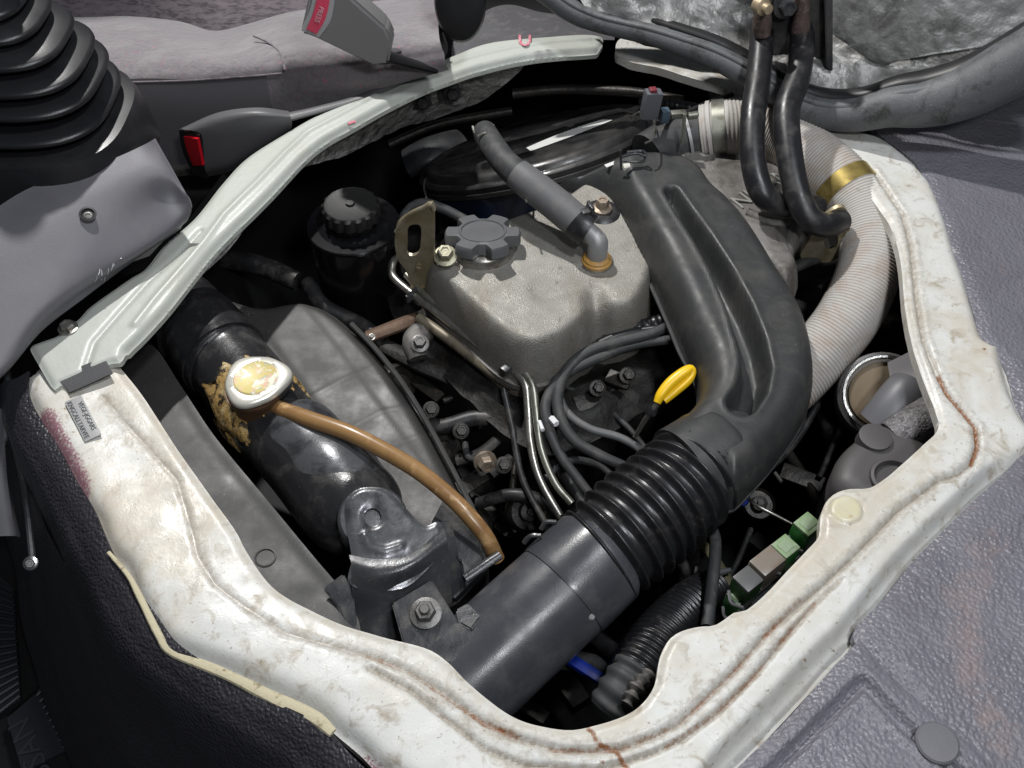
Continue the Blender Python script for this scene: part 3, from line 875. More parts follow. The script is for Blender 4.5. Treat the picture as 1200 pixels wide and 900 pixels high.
# =================================================================== SEAT BELT BUCKLES
# lower, lying: charcoal with red end
bk = thing("seat_belt_buckle", WY(260, 180, .44), "charcoal seat belt buckle lying low beside the bar with a red end button", "seat belt buckle")
yb = .43
A, B_ = WY(238, 170, yb), WY(335, 150, yb + .02)
PBk = []
add("buckle_body", sheet([
    [WY(213, 150, yb), WY(255, 132, yb), WY(300, 126, yb), WY(338, 130, yb + .01)],
    [WY(215, 152, yb - .012), WY(257, 140, yb - .014), WY(300, 134, yb - .014), WY(340, 136, yb - .004)],
    [WY(236, 158, yb - .018), WY(262, 156, yb - .02), WY(300, 150, yb - .018), WY(342, 143, yb - .004)],
    [WY(240, 196, yb - .016), WY(268, 190, yb - .018), WY(302, 172, yb - .014), WY(342, 150, yb)],
    [WY(244, 207, yb - .008), WY(272, 200, yb - .006), WY(304, 182, yb), WY(340, 154, yb + .006)]], 40, 26, W_=False, thick=.004), M("charcoal_buckle", (0.095, 0.093, 0.098), 0.45, bumps=[('fine', 700, .00015)]), bk, angle=60)
add("buckle_end", sheet([[WY(212, 150, yb), WY(236, 157, yb - .018)], [WY(216, 174, yb), WY(238, 178, yb - .018)], [WY(228, 202, yb), WY(244, 207, yb - .010)]], 10, 14, W_=False, thick=.004), blackmatt, bk)
add("release_button", sheet([[WY(215, 160, yb - .010), WY(231, 163, yb - .026)], [WY(219, 176, yb - .010), WY(234, 178, yb - .026)], [WY(226, 194, yb - .010), WY(237, 194, yb - .026)]], 10, 12, W_=False, thick=.004), redp, bk)
add("stalk", tubeW([[*WY(335, 138, yb + .01), .009], [*WY(375, 128, yb + .03), .007], [*WY(430, 112, yb + .06), .007], [*WY(500, 80, yb + .10), .007]], 10, 24, squash=.5), M("charcoal_buckle", (0, 0, 0)), bk)

# upper buckle, standing: mid grey body with pink red button
bk2 = thing("seat_belt_buckle", WY(420, 60, .47), "light grey seat belt buckle standing up against the seat with a red PRESS button", "seat belt buckle")
yk = .44
o1 = [(364, -14), (352, 40), (366, 44), (437, 78), (455, 76), (460, 52), (452, 34), (398, -14)]
cen2 = WY(410, 32, yk)
m2 = np.linalg.norm(cen2 - CAM) / FPX
fr = [WY(a, b, yk) for a, b in o1]
bmv = [np.array(p) for p in fr] + [np.array(p) + np.array([0.002, .026, 0.004]) for p in fr]
nn = len(fr)
bmx = bmesh.new(); vs = [bmx.verts.new(Vector(v)) for v in bmv]
bmx.faces.new(vs[:nn]); bmx.faces.new(vs[nn:][::-1])
for i in range(nn): bmx.faces.new((vs[i], vs[i + nn], vs[(i + 1) % nn + nn], vs[(i + 1) % nn]))
bmesh.ops.recalc_face_normals(bmx, faces=bmx.faces)
bmesh.ops.bevel(bmx, geom=bmx.edges[:], offset=.0035, segments=3, affect='EDGES')
bmx.verts.index_update()
add("buckle_body", (np.array([v.co[:] for v in bmx.verts]), [tuple(v.index for v in f.verts) for f in bmx.faces]), bucklegrey, bk2, angle=35)
bmx.free()
add("button_frame", sheet([[WY(370, -16, yk - .002), WY(394, -16, yk - .002)], [WY(362, 15, yk - .0035), WY(388, 22, yk - .0035)], [WY(353, 36, yk - .003), WY(374, 44, yk - .003)]], 8, 16, W_=False, thick=.003), bucklelight, bk2)
add("release_button", sheet([[WY(375, -16, yk - .006), WY(389, -16, yk - .006)], [WY(367, 15, yk - .007), WY(382, 20, yk - .007)], [WY(359, 34, yk - .006), WY(371, 40, yk - .006)]], 8, 16, W_=False, thick=.003), redpink, bk2)
add("lettering", text_mesh("PRESS", .0085, WY(374, 17, yk - .0085), WY(368, 36, yk) - WY(380, 0, yk), (0, -.9, .35), .0003), M("pink_print", (.75, .45, .5), .5), bk2, smooth=False)
add("stalk", tubeW([[*WY(440, 62, yk + .02), .016], [*WY(475, 72, yk + .04), .012], [*WY(510, 82, yk + .06), .008]], 12, 16, squash=.45), blackmatt, bk2)
# black seat hinge cover hanging top centre
tag(add("hinge_cover", lathe(WY(540, 20, .55), (0, -1, .4), [(.040, -.02), (.043, 0), (.040, .008), (.030, .011), (.012, .011)], 40, lobe=lambda t, r, h: 1 + .5 * abs(math.cos(t)) ** 8 * 0 + (0.55 if False else 0)), blackmatt),
    "rounded black plastic hinge cover hanging just above the bar", "hinge cover")
hcv = bpy.data.objects["hinge_cover"]; hcv.scale = (.78, 1, 1.2); hcv.location.z += .02
tag(add("seat_belt_webbing", sheet([[WY(455, 58, .50), WY(500, 45, .56), WY(520, 38, .58)], [WY(460, 62, .49), WY(505, 55, .55), WY(525, 58, .57)], [WY(445, 76, .48), WY(490, 72, .54), WY(515, 80, .55)]], 14, 10, W_=False, thick=.002), M("webbing", (0.06, .058, .062), .8, bumps=[('weave', 300, .0006)])),
    "dark grey belt webbing running down behind the light grey buckle", "belt webbing")

# =================================================================== VINYL MATS
def mat_h(amp=0.003, s=9, edge=.004):
    return lambda x, y, d: amp * nz(x, y, s, 5) + edge * (1 - np.exp(-(d / .006) ** 2)) - edge


PM = Plane(-0.004)
vm = thing("vinyl_floor_cover", PM.px(1160, 700), "mauve grey embossed vinyl cover with moulded step right of the rim", "vinyl cover")
mo = [(1025, 120), (1075, 190), (1100, 245), (1118, 300), (1140, 362), (1152, 400), (1180, 430), (1192, 470), (1208, 505), (1190, 540), (1145, 583), (1115, 612), (1072, 655), (1035, 702), (1000, 745), (1040, 790), (1110, 865), (1180, 930), (1350, 930), (1420, 600), (1400, 300), (1400, 60), (1200, 40)]
stain = pl_dist([PM.px(*p) for p in [(1160, 640), (1130, 700), (1140, 800), (1170, 860)]])
add("vinyl_sheet", molded(mo, PM, mat_h(.004, 11), res=.006, skirt=.01, ns=220, attrs=dict(wear=lambda x, y, d: .5 * np.exp(-(stain(x, y)[0] / .03) ** 2))), vinyl, vm, angle=60)
PM2 = Plane(0.0075)
mo2 = [(1010, 752), (985, 772), (960, 800), (915, 850), (862, 902), (840, 940), (1260, 1010), (1220, 960), (1150, 880), (1090, 830), (1040, 785)]
step = pl_dist([PM2.px(*p) for p in [(860, 950), (940, 870), (1012, 798), (1060, 850), (1130, 910), (1200, 960)]])
add("vinyl_flap", molded(mo2, PM2, lambda x, y, d: .002 * nz(x, y, 10) + .003 * (1 - np.exp(-(d / .004) ** 2)) - .003 - .0075 / (1 + np.exp((step(x, y)[0] - .0040) / .0009)) + .002 * np.exp(-((step(x, y)[0] - .0085) / .003) ** 2), res=.0032, skirt=.006, ns=160, attrs=dict(wear=lambda x, y, d: 0 * x)), vinyl, vm, angle=60)
add("trim_clip", lathe(PM2.px(1097, 872) + np.array([0, 0, .0015]), (0, 0, 1), [(.0165, 0), (.0165, .0016), (.015, .003), (.006, .0034), (.002, .0034)], 36), mauve, vm)

# dark side skirt, lower left: falls from the rim into the footwell
sk = thing("footwell_vinyl", W(180, 780, -.05), "dark embossed vinyl wall dropping from the rim to the footwell", "vinyl cover")
e0 = [(22, 440), (24, 462), (40, 495), (72, 552), (98, 600), (118, 648), (148, 692), (180, 742), (200, 764), (250, 795), (320, 832), (367, 856), (400, 890), (440, 930)]
e1 = [(14, 445), (16, 475), (32, 512), (64, 572), (88, 618), (108, 664), (138, 712), (168, 758), (190, 782), (238, 815), (308, 852), (352, 876), (385, 908), (420, 950)]
e2 = [(4, 450), (6, 490), (22, 532), (52, 596), (74, 645), (98, 692), (126, 744), (152, 788), (175, 812), (222, 846), (285, 886), (330, 915), (360, 945), (390, 980)]
e3 = [(0, 452), (2, 510), (14, 572), (34, 640), (50, 700), (66, 750), (88, 806), (110, 850), (130, 880), (165, 920), (220, 960), (260, 990), (300, 1010), (330, 1040)]
e4 = [(-6, 452), (-6, 520), (0, 590), (16, 670), (30, 740), (48, 800), (66, 850), (86, 900), (105, 935), (140, 975), (190, 1010), (230, 1040), (270, 1060), (300, 1090)]
e0b = [(a + 9, b - 6) for a, b in e0]
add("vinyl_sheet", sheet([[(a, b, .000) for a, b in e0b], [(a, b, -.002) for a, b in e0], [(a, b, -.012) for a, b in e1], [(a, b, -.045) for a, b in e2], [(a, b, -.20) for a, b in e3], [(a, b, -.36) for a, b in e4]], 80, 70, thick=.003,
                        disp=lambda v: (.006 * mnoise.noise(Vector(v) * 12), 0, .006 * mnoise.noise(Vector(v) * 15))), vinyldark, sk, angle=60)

# footwell: floor and ribbed rubber pads
tag(add("footwell_floor", slab("ff", -1.3, -.2, -.95, .35, -.47, -.45, blackmatt), MATS["cabin_floor_black"], smooth=False), kind="structure")
def ribbed(corners, z, nr, name, label, textpos=None, skew=0):
    c = [W(a, b, z) for a, b in corners]
    t = thing(name, sum(c) / 4, label, "floor mat")
    th = np.array([0, 0, .006])
    V = [p for p in c] + [p - th for p in c]
    add("mat_base", (V, [(0, 1, 2, 3), (7, 6, 5, 4), (0, 4, 5, 1), (1, 5, 6, 2), (2, 6, 7, 3), (3, 7, 4, 0)]), matrubber, t, smooth=False)
    return t, c


t, c = ribbed([(42, 812), (66, 778), (108, 858), (76, 880)], -.40, 9, "pedal_pad", "black rubber pad with slanting ribs and raised letters at lower left")
for k in range(9):
    s = (k + .5) / 9
    a = c[0] * (1 - s) + c[3] * s; b = c[1] * (1 - s) + c[2] * s
    add("rib", tubeW([[*(a + (0, 0, .002)), .0022], [*((a + b) / 2 + (0.004, 0, .003)), .0024], [*(b + (0, 0, .002)), .0022]], 6, 8), matrubber, t)
c = [W(*p, -.401) for p in [(8, 842), (42, 812), (76, 880), (26, 905)]]
add("letter_panel", (c + [p - np.array([0, 0, .006]) for p in c], [(0, 1, 2, 3), (7, 6, 5, 4), (0, 4, 5, 1), (1, 5, 6, 2), (2, 6, 7, 3), (3, 7, 4, 0)]), matrubber, t, smooth=False)
add("raised_lettering", text_mesh("NISSAN", .036, W(42, 893, -.3995), W(26, 832, -.4) - W(40, 866, -.4), (0, 0, 1), .0015), M("letter_rubber", (.030, .032, .040), .5), t, angle=20)
t, c = ribbed([(-60, 620), (16, 690), (24, 820), (-60, 870)], -.42, 16, "rubber_floor_mat", "black ribbed rubber floor mat at the left edge of the footwell")
for k in range(18):
    s = (k + .5) / 18
    a = c[0] * (1 - s) + c[3] * s; b = c[1] * (1 - s) + c[2] * s
    a = a + np.array([0, -.03, 0])
    add("rib", tubeW([[*(a + (0, 0, .002)), .0028], [*(b + (0, 0, .002)), .0028]], 6, 4), matrubber, t)
# little hardware at the left edge
hw = thing("side_latch", W(30, 560, -.03), "dark steel latch rod with a small bright bolt beside the footwell vinyl", "latch")
add("rod", tube([(8, 430, -.02, 4), (14, 500, -.05, 4), (30, 580, -.08, 4), (38, 655, -.1, 4)], 8, 30), darkmetal, hw)
bolt(W(36, 660, -.085), (.3, -.5, .8), .0048, hw, chrome, h=.006)
tag(add("door_sill_trim", sheet([[(-40, 470, -.06), (0, 478, -.07), (4, 500, -.075)], [(-40, 560, -.09), (4, 560, -.10), (10, 565, -.11)], [(-40, 630, -.13), (10, 628, -.14), (24, 629, -.15)]], 14, 18, thick=.003), mauve),
    "mauve grey sill trim sliver at the far left edge", "trim")

# =================================================================== ENGINE
eng = thing("engine", W(620, 380, -.2), "dirty cast metal engine with grey aluminium valve cover in the middle of the bay", "engine")
PV = Plane(-.118)
vo = [(498, 352), (540, 395), (584, 434), (618, 448), (655, 440), (684, 420), (700, 405), (722, 406), (746, 398), (762, 372), (775, 330), (800, 300), (800, 262), (740, 236), (694, 240), (645, 270), (592, 290), (535, 312), (508, 332)]
vnotch = pl_dist([PV.px(*p) for p in [(700, 415), (690, 370), (684, 350)]])
vr = pl_dist([PV.px(*p) for p in [(640, 380), (700, 360), (760, 330)]])


def valve_h(x, y, d):
    H = .062
    t = np.clip(d / .021, 0, 1)
    h = H * (1 - (1 - t) ** 2.8)
    g = vnotch(x, y)[0]
    h -= .020 * np.exp(-(g / .012) ** 2) * (1 - np.clip((d - .012) / .035, 0, 1))
    g = vr(x, y)[0]
    h -= .003 * (1 / (1 + np.exp((g - .02) / .003)))
    return h + .0008 * nz(x, y, 30)


add("valve_cover", molded(vo, PV, valve_h, res=.0028, skirt=.03, ns=240), alu, eng, angle=60)
add("cover_flange", molded([(a + (a - 640) * .03, b + (b - 320) * .05) for a, b in vo], Plane(-.122), lambda x, y, d: 0 * x, res=.006, skirt=.008, ns=120), alu2, eng, angle=40)
# cylinder head and block below, in the dark
add("cylinder_head", molded([(455, 350), (560, 470), (640, 520), (760, 470), (840, 400), (880, 240), (760, 180), (560, 235), (480, 300)], Plane(-.15), lambda x, y, d: .01 * nz(x, y, 30) - .02 * np.exp(-(d / .02) ** 2), res=.008, skirt=.22, ns=90), blockmat, eng, angle=40)
topz = -.056
def cap_lobe(t, r, h):
    if r > .030:
        s = math.cos(6 * t)
        return 1.0 - (.29 * (1 / (1 + math.exp((s + .30) / .10))))
    return 1


cc = W(566, 292, topz)
CT = (0, .22, 1)
add("neck_collar", lathe(cc + (0, 0, -.012), CT, [(.040, 0), (.040, .013), (.037, .017), (.026, .022)], 36), steel, eng)
oc = add("oil_filler_cap", lathe(cc + (0, .002, .008), CT, [(.042, 0), (.0465, .003), (.0465, .013), (.0445, .0165), (.0292, .0172), (.0285, .0185), (.0265, .0186), (.0255, .0165), (.012, .0168), (.004, .0168)], 96, lobe=cap_lobe), M("cap_grey_plastic", (.105, .106, .110), .42, bumps=[('fine', 800, .0001)], rvar=(40, .35, .5)), eng, angle=38)
add("embossed_mark", join(rbox(cc + (-.003, .008, .0230), (.016, .0016, .0008), (1, -.25, 0), CT, .0003), rbox(cc + (.0, .001, .0234), (.018, .0016, .0008), (1, -.25, 0), CT, .0003), lathe(cc + (-.001, -.0025, .0228), CT, [(.003, 0), (.003, .001), (.0015, .001)], 12)), MATS["cap_grey_plastic"], oc)

# PCV elbow and its hose
ec = W(699, 306, -.058)
pv = thing("breather_elbow", ec, "grey metal breather elbow seated in an orange grommet on the valve cover", "elbow fitting")
add("grommet", lathe(ec, (0, 0, 1), [(.0185, 0), (.0185, .003), (.0165, .0045), (.0165, .007), (.013, .0095)], 28), M("orange_grommet", (.48, .27, .07), .5, var=[((.2, .12, .05), 90, .52, .7)]), pv)
add("washer", lathe(ec - (0, 0, .002), (0, 0, 1), [(.021, 0), (.021, .0022), (.015, .003)], 28), steel, pv)
hp = [(697, 272, -.024, 11), (680, 262, -.020, 17), (660, 246, -.012, 18.5), (630, 222, 0.0, 18), (604, 202, .008, 16.5), (588, 186, .010, 15.5), (574, 166, .006, 15), (568, 155, -.004, 14)]
q0 = W(*hp[1][:3])
add("elbow_pipe", tubeW([[*(ec + (0, 0, .004)), .0125], [*(ec + (0, 0, .020)), .0125], [*(ec + (-.001, .004, .029)), .0125], [*(W(690, 272, -.022)), .0115], [*(W(676, 261, -.018)), .011]], 20, 24), M("grey_cast_fitting", (.33, .33, .33), .5, metal=.4, bumps=[('fine', 700, .0002)]), pv)
bh = thing("breather_hose", W(620, 215, .005), "black breather hose with grey sleeve running from elbow up behind the air cleaner", "hose")
add("hose_body", tube(hp[1:], 24, 60), rubberdull, bh)
add("grey_sleeve", tube([(685, 267, -.0215, 19.5), (668, 253, -.015, 19.6), (650, 238, -.008, 19.6), (625, 218.5, .0015, 19.4), (606, 203.5, .0075, 18)], 26, 40), M("grey_sleeve_rubber", (.115, .115, .12), .55, bumps=[('fine', 800, .00015)], var=[((.15, .145, .14), 60, .5, .7)]), bh)
add("hose_end_band", tube([(690, 271, -.024, 21), (684, 267, -.0215, 21.4), (676, 260, -.018, 21)], 26, 10), rubber, bh)
add("spring_clip", join(tube([(562, 163, -.002, 1.8), (556, 155, .004, 1.8), (554, 148, .008, 1.8)], 6, 8), tube([(576, 160, .002, 1.8), (577, 152, .006, 1.8), (578, 146, .01, 1.8)], 6, 8), tube([(560, 160, .018, 1.8), (568, 156, .022, 1.8), (576, 158, .018, 1.8)], 6, 10)), steel, bh)
add("hose_clip", join(rbox(W(688, 248, .0), (.014, .010, .006), (1, .4, 0), (0, 0, 1), .001), rbox(W(692, 244, .004), (.004, .016, .012), (1, .4, 0), (0, 0, 1), .001)), darkmetal, bh)

# big bolt behind the valve cover with brown ledge
add("ledge", molded([(652, 244), (680, 236), (712, 240), (730, 262), (738, 290), (700, 285), (664, 268)], Plane(-.062), lambda x, y, d: 0 * x, res=.005, skirt=.03, ns=60), alu2, eng)
bc = W(705, 251, -.060)
add("bolt_seat", lathe(bc, (0, 0, 1), [(.024, -.002), (.024, .004), (.017, .009), (.014, .009)], 28), rubber, eng)
bolt(bc + (0, 0, .008), (0, 0, 1), .0085, eng, M("rusty_bolt", (.34, .28, .22), .5, metal=.6, bumps=[('fine', 500, .0004)], var=[((.16, .10, .06), 120, .5, .7)]), h=.013)

# lifting bracket (zinc) left of the valve cover
def plate_poly(out, hole, normal_from, thick, mat, name, parent, yv=None, res=None):
    """flat plate standing at y = const: outline and slots given as pixels on that plane"""
    bm = bmesh.new()
    o = [WY(a, b, yv(a, b) if callable(yv) else yv) for a, b in out]
    O = cr(o, len(o) * 5, closed=True)
    hs = [cr([WY(a, b, yv(a, b) if callable(yv) else yv) for a, b in h], len(h) * 5, closed=True) for h in hole]
    loops = []
    for L_ in [O] + hs:
        vs = [bm.verts.new(Vector(p)) for p in L_]
        es = [bm.edges.new((vs[i], vs[(i + 1) % len(vs)])) for i in range(len(vs))]
        loops += es
    bmesh.ops.triangle_fill(bm, use_beauty=True, use_dissolve=False, edges=loops)
    r = bmesh.ops.extrude_face_region(bm, geom=bm.faces[:])
    for v in [g for g in r["geom"] if isinstance(g, bmesh.types.BMVert)]:
        v.co += Vector(normal_from) * thick
    bmesh.ops.recalc_face_normals(bm, faces=bm.faces)
    bm.verts.index_update()
    vf = (np.array([v.co[:] for v in bm.verts]), [tuple(v.index for v in f.verts) for f in bm.faces])
    bm.free()
    return add(name, vf, mat, parent, angle=35)


lb = thing("lifting_bracket", W(490, 330, -.12), "tan zinc plated lifting bracket with a tall slot left of the oil cap", "lifting bracket")
yb0 = W(492, 345, -.105)[1]
yl = lambda a, b: yb0 + .012 - (a - 488) * .00035
plate_poly([(463, 275), (466, 262), (478, 252), (500, 242), (507, 240), (509, 250), (509, 290), (508, 320), (503, 340), (484, 344), (480, 330), (476, 318), (467, 305), (463, 290)],
           [[(477, 288), (478, 268), (485, 263), (493, 266), (493, 285), (490, 297), (482, 300), (477, 297)]], (0.1, 1, .1), .0045, gold, "bracket_plate", lb, yl)
add("rolled_edge", tubeW([[*WY(464, 272, yl(464, 272)), .0025], [*WY(478, 253, yl(478, 250)), .003], [*WY(498, 243, yl(498, 240)), .0035], [*WY(506, 239, yl(506, 240)), .0042], [*WY(508, 246, yl(508, 240)), .003]], 10, 20), gold, lb)
add("pressed_dimple", lathe(WY(491, 312, yl(491, 312) - .0004), (0, -1, 0), [(.004, -.002), (.004, .0008), (.0025, .0002)], 14), gold, lb)
bolt(WY(522, 298, yb0 + .004) - (0, .0, .004), (0, -.35, 1), .0098, eng, M("pale_bolt", (.36, .34, .25), .45, metal=.6, bumps=[('fine', 400, .0004)]), h=.013)

# steel coolant lines along the valve cover
cl = thing("coolant_pipes", W(540, 380, -.12), "pair of thin bare steel pipes running down the left side of the valve cover", "pipe")
add("pipe", tube([(478, 296, -.09, 3), (462, 305, -.10, 4.6), (460, 322, -.11, 5), (475, 338, -.112, 5), (520, 372, -.112, 5), (570, 412, -.112, 5), (604, 437, -.112, 5), (616, 452, -.115, 5), (619, 480, -.13, 5), (622, 520, -.145, 5), (632, 560, -.16, 4.6), (656, 604, -.18, 4.6)], 12, 90), steel, cl)
add("pipe", tube([(476, 322, -.105, 4), (500, 347, -.106, 4.6), (545, 380, -.106, 4.8), (590, 415, -.106, 4.8), (612, 434, -.107, 4.8), (624, 452, -.112, 4.8), (628, 480, -.125, 4.8), (634, 525, -.145, 4.6), (650, 565, -.16, 4.6), (670, 590, -.17, 4.6)], 12, 80), M("greenish_steel", (.30, .30, .26), .4, metal=.8, var=[((.16, .15, .11), 60, .5, .7)]), cl)
add("pipe", tube([(490, 372, -.125, 6), (530, 400, -.13, 7), (572, 432, -.13, 7.5), (602, 452, -.135, 7)], 12, 40), M("tan_fuel_pipe", (.22, .19, .14), .5, metal=.4, var=[((.1, .08, .06), 60, .5, .7)]), cl)
add("pipe_clamp", rbox(W(596, 431, -.105), (.020, .010, .010), (1, 1.0, 0), (0, 0, 1), .002), darkmetal, cl)
add("pipe_clamp", rbox(W(484, 345, -.108), (.004, .024, .012), (1, -.8, 0), (0, 0, 1), .001), darkmetal, cl)
add("bracket_loop", tube([(470, 300, -.10, 3), (466, 270, -.09, 4), (478, 246, -.085, 5), (496, 238, -.09, 6), (520, 245, -.10, 6), (545, 258, -.11, 6)], 10, 30), rubberdull, cl)

# ------------------------------------------------------------------- air duct (moulded double channel)
PD = Plane(-.066)
ZT, ZW, ZR, ZB = -.022, -.040, -.045, -.066
duct_o = [(640, 212, ZW), (650, 202, ZW), (690, 193, ZW), (728, 186, ZW), (752, 178, ZT - .008), (782, 172, ZT), (806, 177, ZT), (826, 189, ZT), (842, 210, ZT), (858, 236, ZR + .01), (880, 270, ZR), (910, 318, ZR), (936, 360, ZR), (950, 398, ZR), (955, 436, ZR), (949, 474, ZR - .01), (933, 508, ZB), (906, 546, ZB), (880, 575, ZB), (855, 596, ZB), (826, 578, ZB), (796, 548, ZB), (782, 522, ZB), (796, 504, ZB), (810, 488, ZB), (817, 466, ZB), (812, 440, ZB), (798, 408, ZB), (784, 374, ZB), (762, 325, ZB), (740, 284, ZB), (722, 252, ZB), (706, 234, ZB), (682, 224, ZB), (650, 220, ZB)]
slot = pl_dist([W(a, b, -.016) for a, b in [(787, 226), (800, 246), (823, 280), (847, 320), (866, 360), (880, 400), (886, 430), (881, 456), (869, 474)]])


def duct_h(x, y, d):
    t = np.clip(d / .030, 0, 1)
    h = .052 * np.sqrt(np.clip(1 - (1 - t) ** 2.2, 0, 1))
    g, _, s = slot(x, y)
    wdt = .0060 + .0060 * np.clip(s / .24, 0, 1) ** 1.3
    dep = .020 + .030 * np.clip(s / .10, 0, 1)
    h -= np.minimum(dep, .036) / (1 + np.exp((g - wdt) / .0015))
    h += .002 * np.exp(-((g - wdt - .006) / .004) ** 2)
    # the thin wing at the upper left
    wv = np.clip((PD.px(738, 250)[0] - x) / .06, 0, 1)
    h = h * (1 - .55 * wv)
    return h + .0006 * nz(x, y, 26)


dt = thing("intake_duct", PD.px(850, 400), "large dark grey moulded plastic intake duct with a long curved slot over the engine", "air duct")
add("duct_shell", molded(duct_o, PD, duct_h, res=.0026, skirt=.006, ns=320), ductplastic, dt, angle=70)
add("seam_flange", molded([(a - (3 if a < 800 else 0), b + 2, c_) for a, b, c_ in duct_o], Plane(-.0705), lambda x, y, d: 0 * x, res=.005, skirt=.003, ns=160), ductplastic, dt)
add("duct_neck", tube([(866, 518, -.072, 42), (853, 525, -.068, 50), (838, 533, -.065, 54), (815, 548, -.062, 55)], 40, 30), ductplastic, dt)
add("neck_collar", tube([(846, 529, -.060, 56.0), (843, 531, -.060, 58), (826, 541, -.060, 58.5), (800, 556, -.061, 58.5)], 40, 16), ductplastic, dt)
add("collar_tab", rbox(W(820, 507, -.0155), (.020, .018, .004), (1, -.62, -.1), (0, .3, 1), .0015), ductplastic, dt)
# wire clip and white block on top of the duct wing
wc = thing("wire_clip", W(742, 196, -.01), "bent steel wire clip with a small white plastic block on the duct", "clip")
add("wire", join(tube([(728, 199, -.015, 1.6), (727, 176, .012, 1.6)], 6, 4), tube([(728, 184, .002, 1.6), (745, 180, .002, 1.6), (757, 183, .002, 1.6), (753, 177, .004, 1.6), (735, 178, .004, 1.6)], 6, 20), tube([(729, 188, -.004, 1.6), (745, 190, -.006, 1.6), (756, 187, -.006, 1.6), (752, 176, .004, 1.6)], 6, 16)), darkmetal, wc)
add("plastic_block", rbox(W(736, 197, -.020), (.013, .009, .010), (1, .2, 0), (0, 0, 1), .0012), M("offwhite_nylon", (.62, .60, .55), .5), wc)
tag(add("paper_label", sheet([[(708, 193, -.0245), (727, 186, -.0245)], [(711, 196, -.0245), (728, 189, -.0245)]], 4, 4, thick=.0008), whitepaper), "thin white paper strip stuck beside the wire clip on the duct", "label")

# ------------------------------------------------------------------- bellows and intake pipe
bel = thing("intake_bellows", W(750, 610, -.07), "black corrugated rubber bellows joining the moulded duct to the smooth intake pipe", "bellows")
a_ = W(822, 545, -.062); b_ = W(694, 655, -.078)
Lb = np.linalg.norm(a_ - b_)
NR = 11


def belmod(l, r, s):
    ph = (s * NR) % 1.0
    return r * (0.90 + 0.15 * (0.5 + 0.5 * math.cos(2 * math.pi * (ph - .5))) ** 2.2)


add("corrugated_body", tubeW([[*W(826, 542, -.062), .0500], [*W(793, 575, -.063), .0530], [*W(755, 607, -.067), .0545], [*W(722, 635, -.072), .0530], [*W(697, 655, -.078), .0500]], 56, 220, mod=belmod), bellowsrubber, bel, angle=80)
add("end_cuff", tubeW([[*W(835, 534, -.061), .0515], [*W(818, 548, -.062), .0525]], 48, 4), bellowsrubber, bel)
pip = thing("intake_pipe", W(620, 720, -.09), "smooth grey black plastic intake pipe running under the lower rim", "intake pipe")
def seampt(px, py, z, r): return [*W(px, py, z), r]
add("pipe_sleeve", tubeW([seampt(703, 652, -.079, .050), seampt(702, 653, -.079, .0525), seampt(662, 690, -.089, .0535), seampt(660, 692, -.0895, .0515)], 56, 30), pipeplastic, pip)
add("seam_ring", tubeW([seampt(663, 689, -.089, .0500), seampt(657, 695, -.090, .0500)], 48, 4), blackmatt, pip)
add("pipe_body", tubeW([seampt(660, 692, -.0900, .0522), seampt(610, 738, -.102, .0525), seampt(560, 785, -.115, .0525), seampt(500, 840, -.13, .052)], 56, 40), pipeplastic, pip)
rb = []
for s in (0, 1):
    p0 = W(630, 655, -.047) if s == 0 else W(640, 654, -.046)
# raised rib along the top of the pipe and two small nubs
add("moulded_rib", tubeW([[*W(620, 668, -.062), .0022], [*W(585, 695, -.068), .0022], [*W(560, 716, -.074), .0022]], 8, 12), pipeplastic, pip)
add("nub", lathe(W(692, 722, -.068), (.3, -.5, .6), [(.0035, -.003), (.0035, .003), (.002, .0045)], 12), M("grey_nub", (.3, .3, .3), .5), pip)
add("nub", lathe(W(718, 694, -.060), (.3, -.5, .6), [(.0022, -.003), (.0022, .002), (.001, .003)], 10), M("grey_nub", (.3, .3, .3)), pip)
add("spring_tab", join(tube([(614, 636, -.060, 3), (622, 628, -.052, 3), (634, 628, -.050, 3)], 8, 10), tube([(634, 620, -.060, 3), (640, 612, -.054, 3), (652, 612, -.052, 3)], 8, 10)), darkmetal, pip)
# pipe bracket with hex nut
br = thing("pipe_bracket", W(500, 730, -.06), "dark angle bracket with a flanged hex nut holding the intake pipe", "bracket")
pb = [(458, 706), (505, 677), (515, 690), (537, 727), (560, 752), (530, 790), (500, 770), (470, 760)]
def tilt_plate(out, z_of, thick, name, mat, parent, bevel=.0016):
    pts = [W(a, b, z_of(a, b)) for a, b in out]
    bm = bmesh.new()
    vs = [bm.verts.new(Vector(p)) for p in pts]
    f = bm.faces.new(vs)
    f.normal_update()
    nrm = f.normal.copy()
    if nrm.z < 0: nrm = -nrm
    r = bmesh.ops.extrude_face_region(bm, geom=[f])
    for v in [g for g in r["geom"] if isinstance(g, bmesh.types.BMVert)]: v.co -= nrm * thick
    bmesh.ops.recalc_face_normals(bm, faces=bm.faces)
    bmesh.ops.bevel(bm, geom=bm.edges[:], offset=bevel, segments=2, affect='EDGES')
    bmesh.ops.triangulate(bm, faces=[f for f in bm.faces if len(f.verts) > 4])
    bm.verts.index_update()
    vf = (np.array([v.co[:] for v in bm.verts]), [tuple(v.index for v in f.verts) for f in bm.faces])
    bm.free()
    return add(name, vf, mat, parent, angle=35), np.array(nrm)


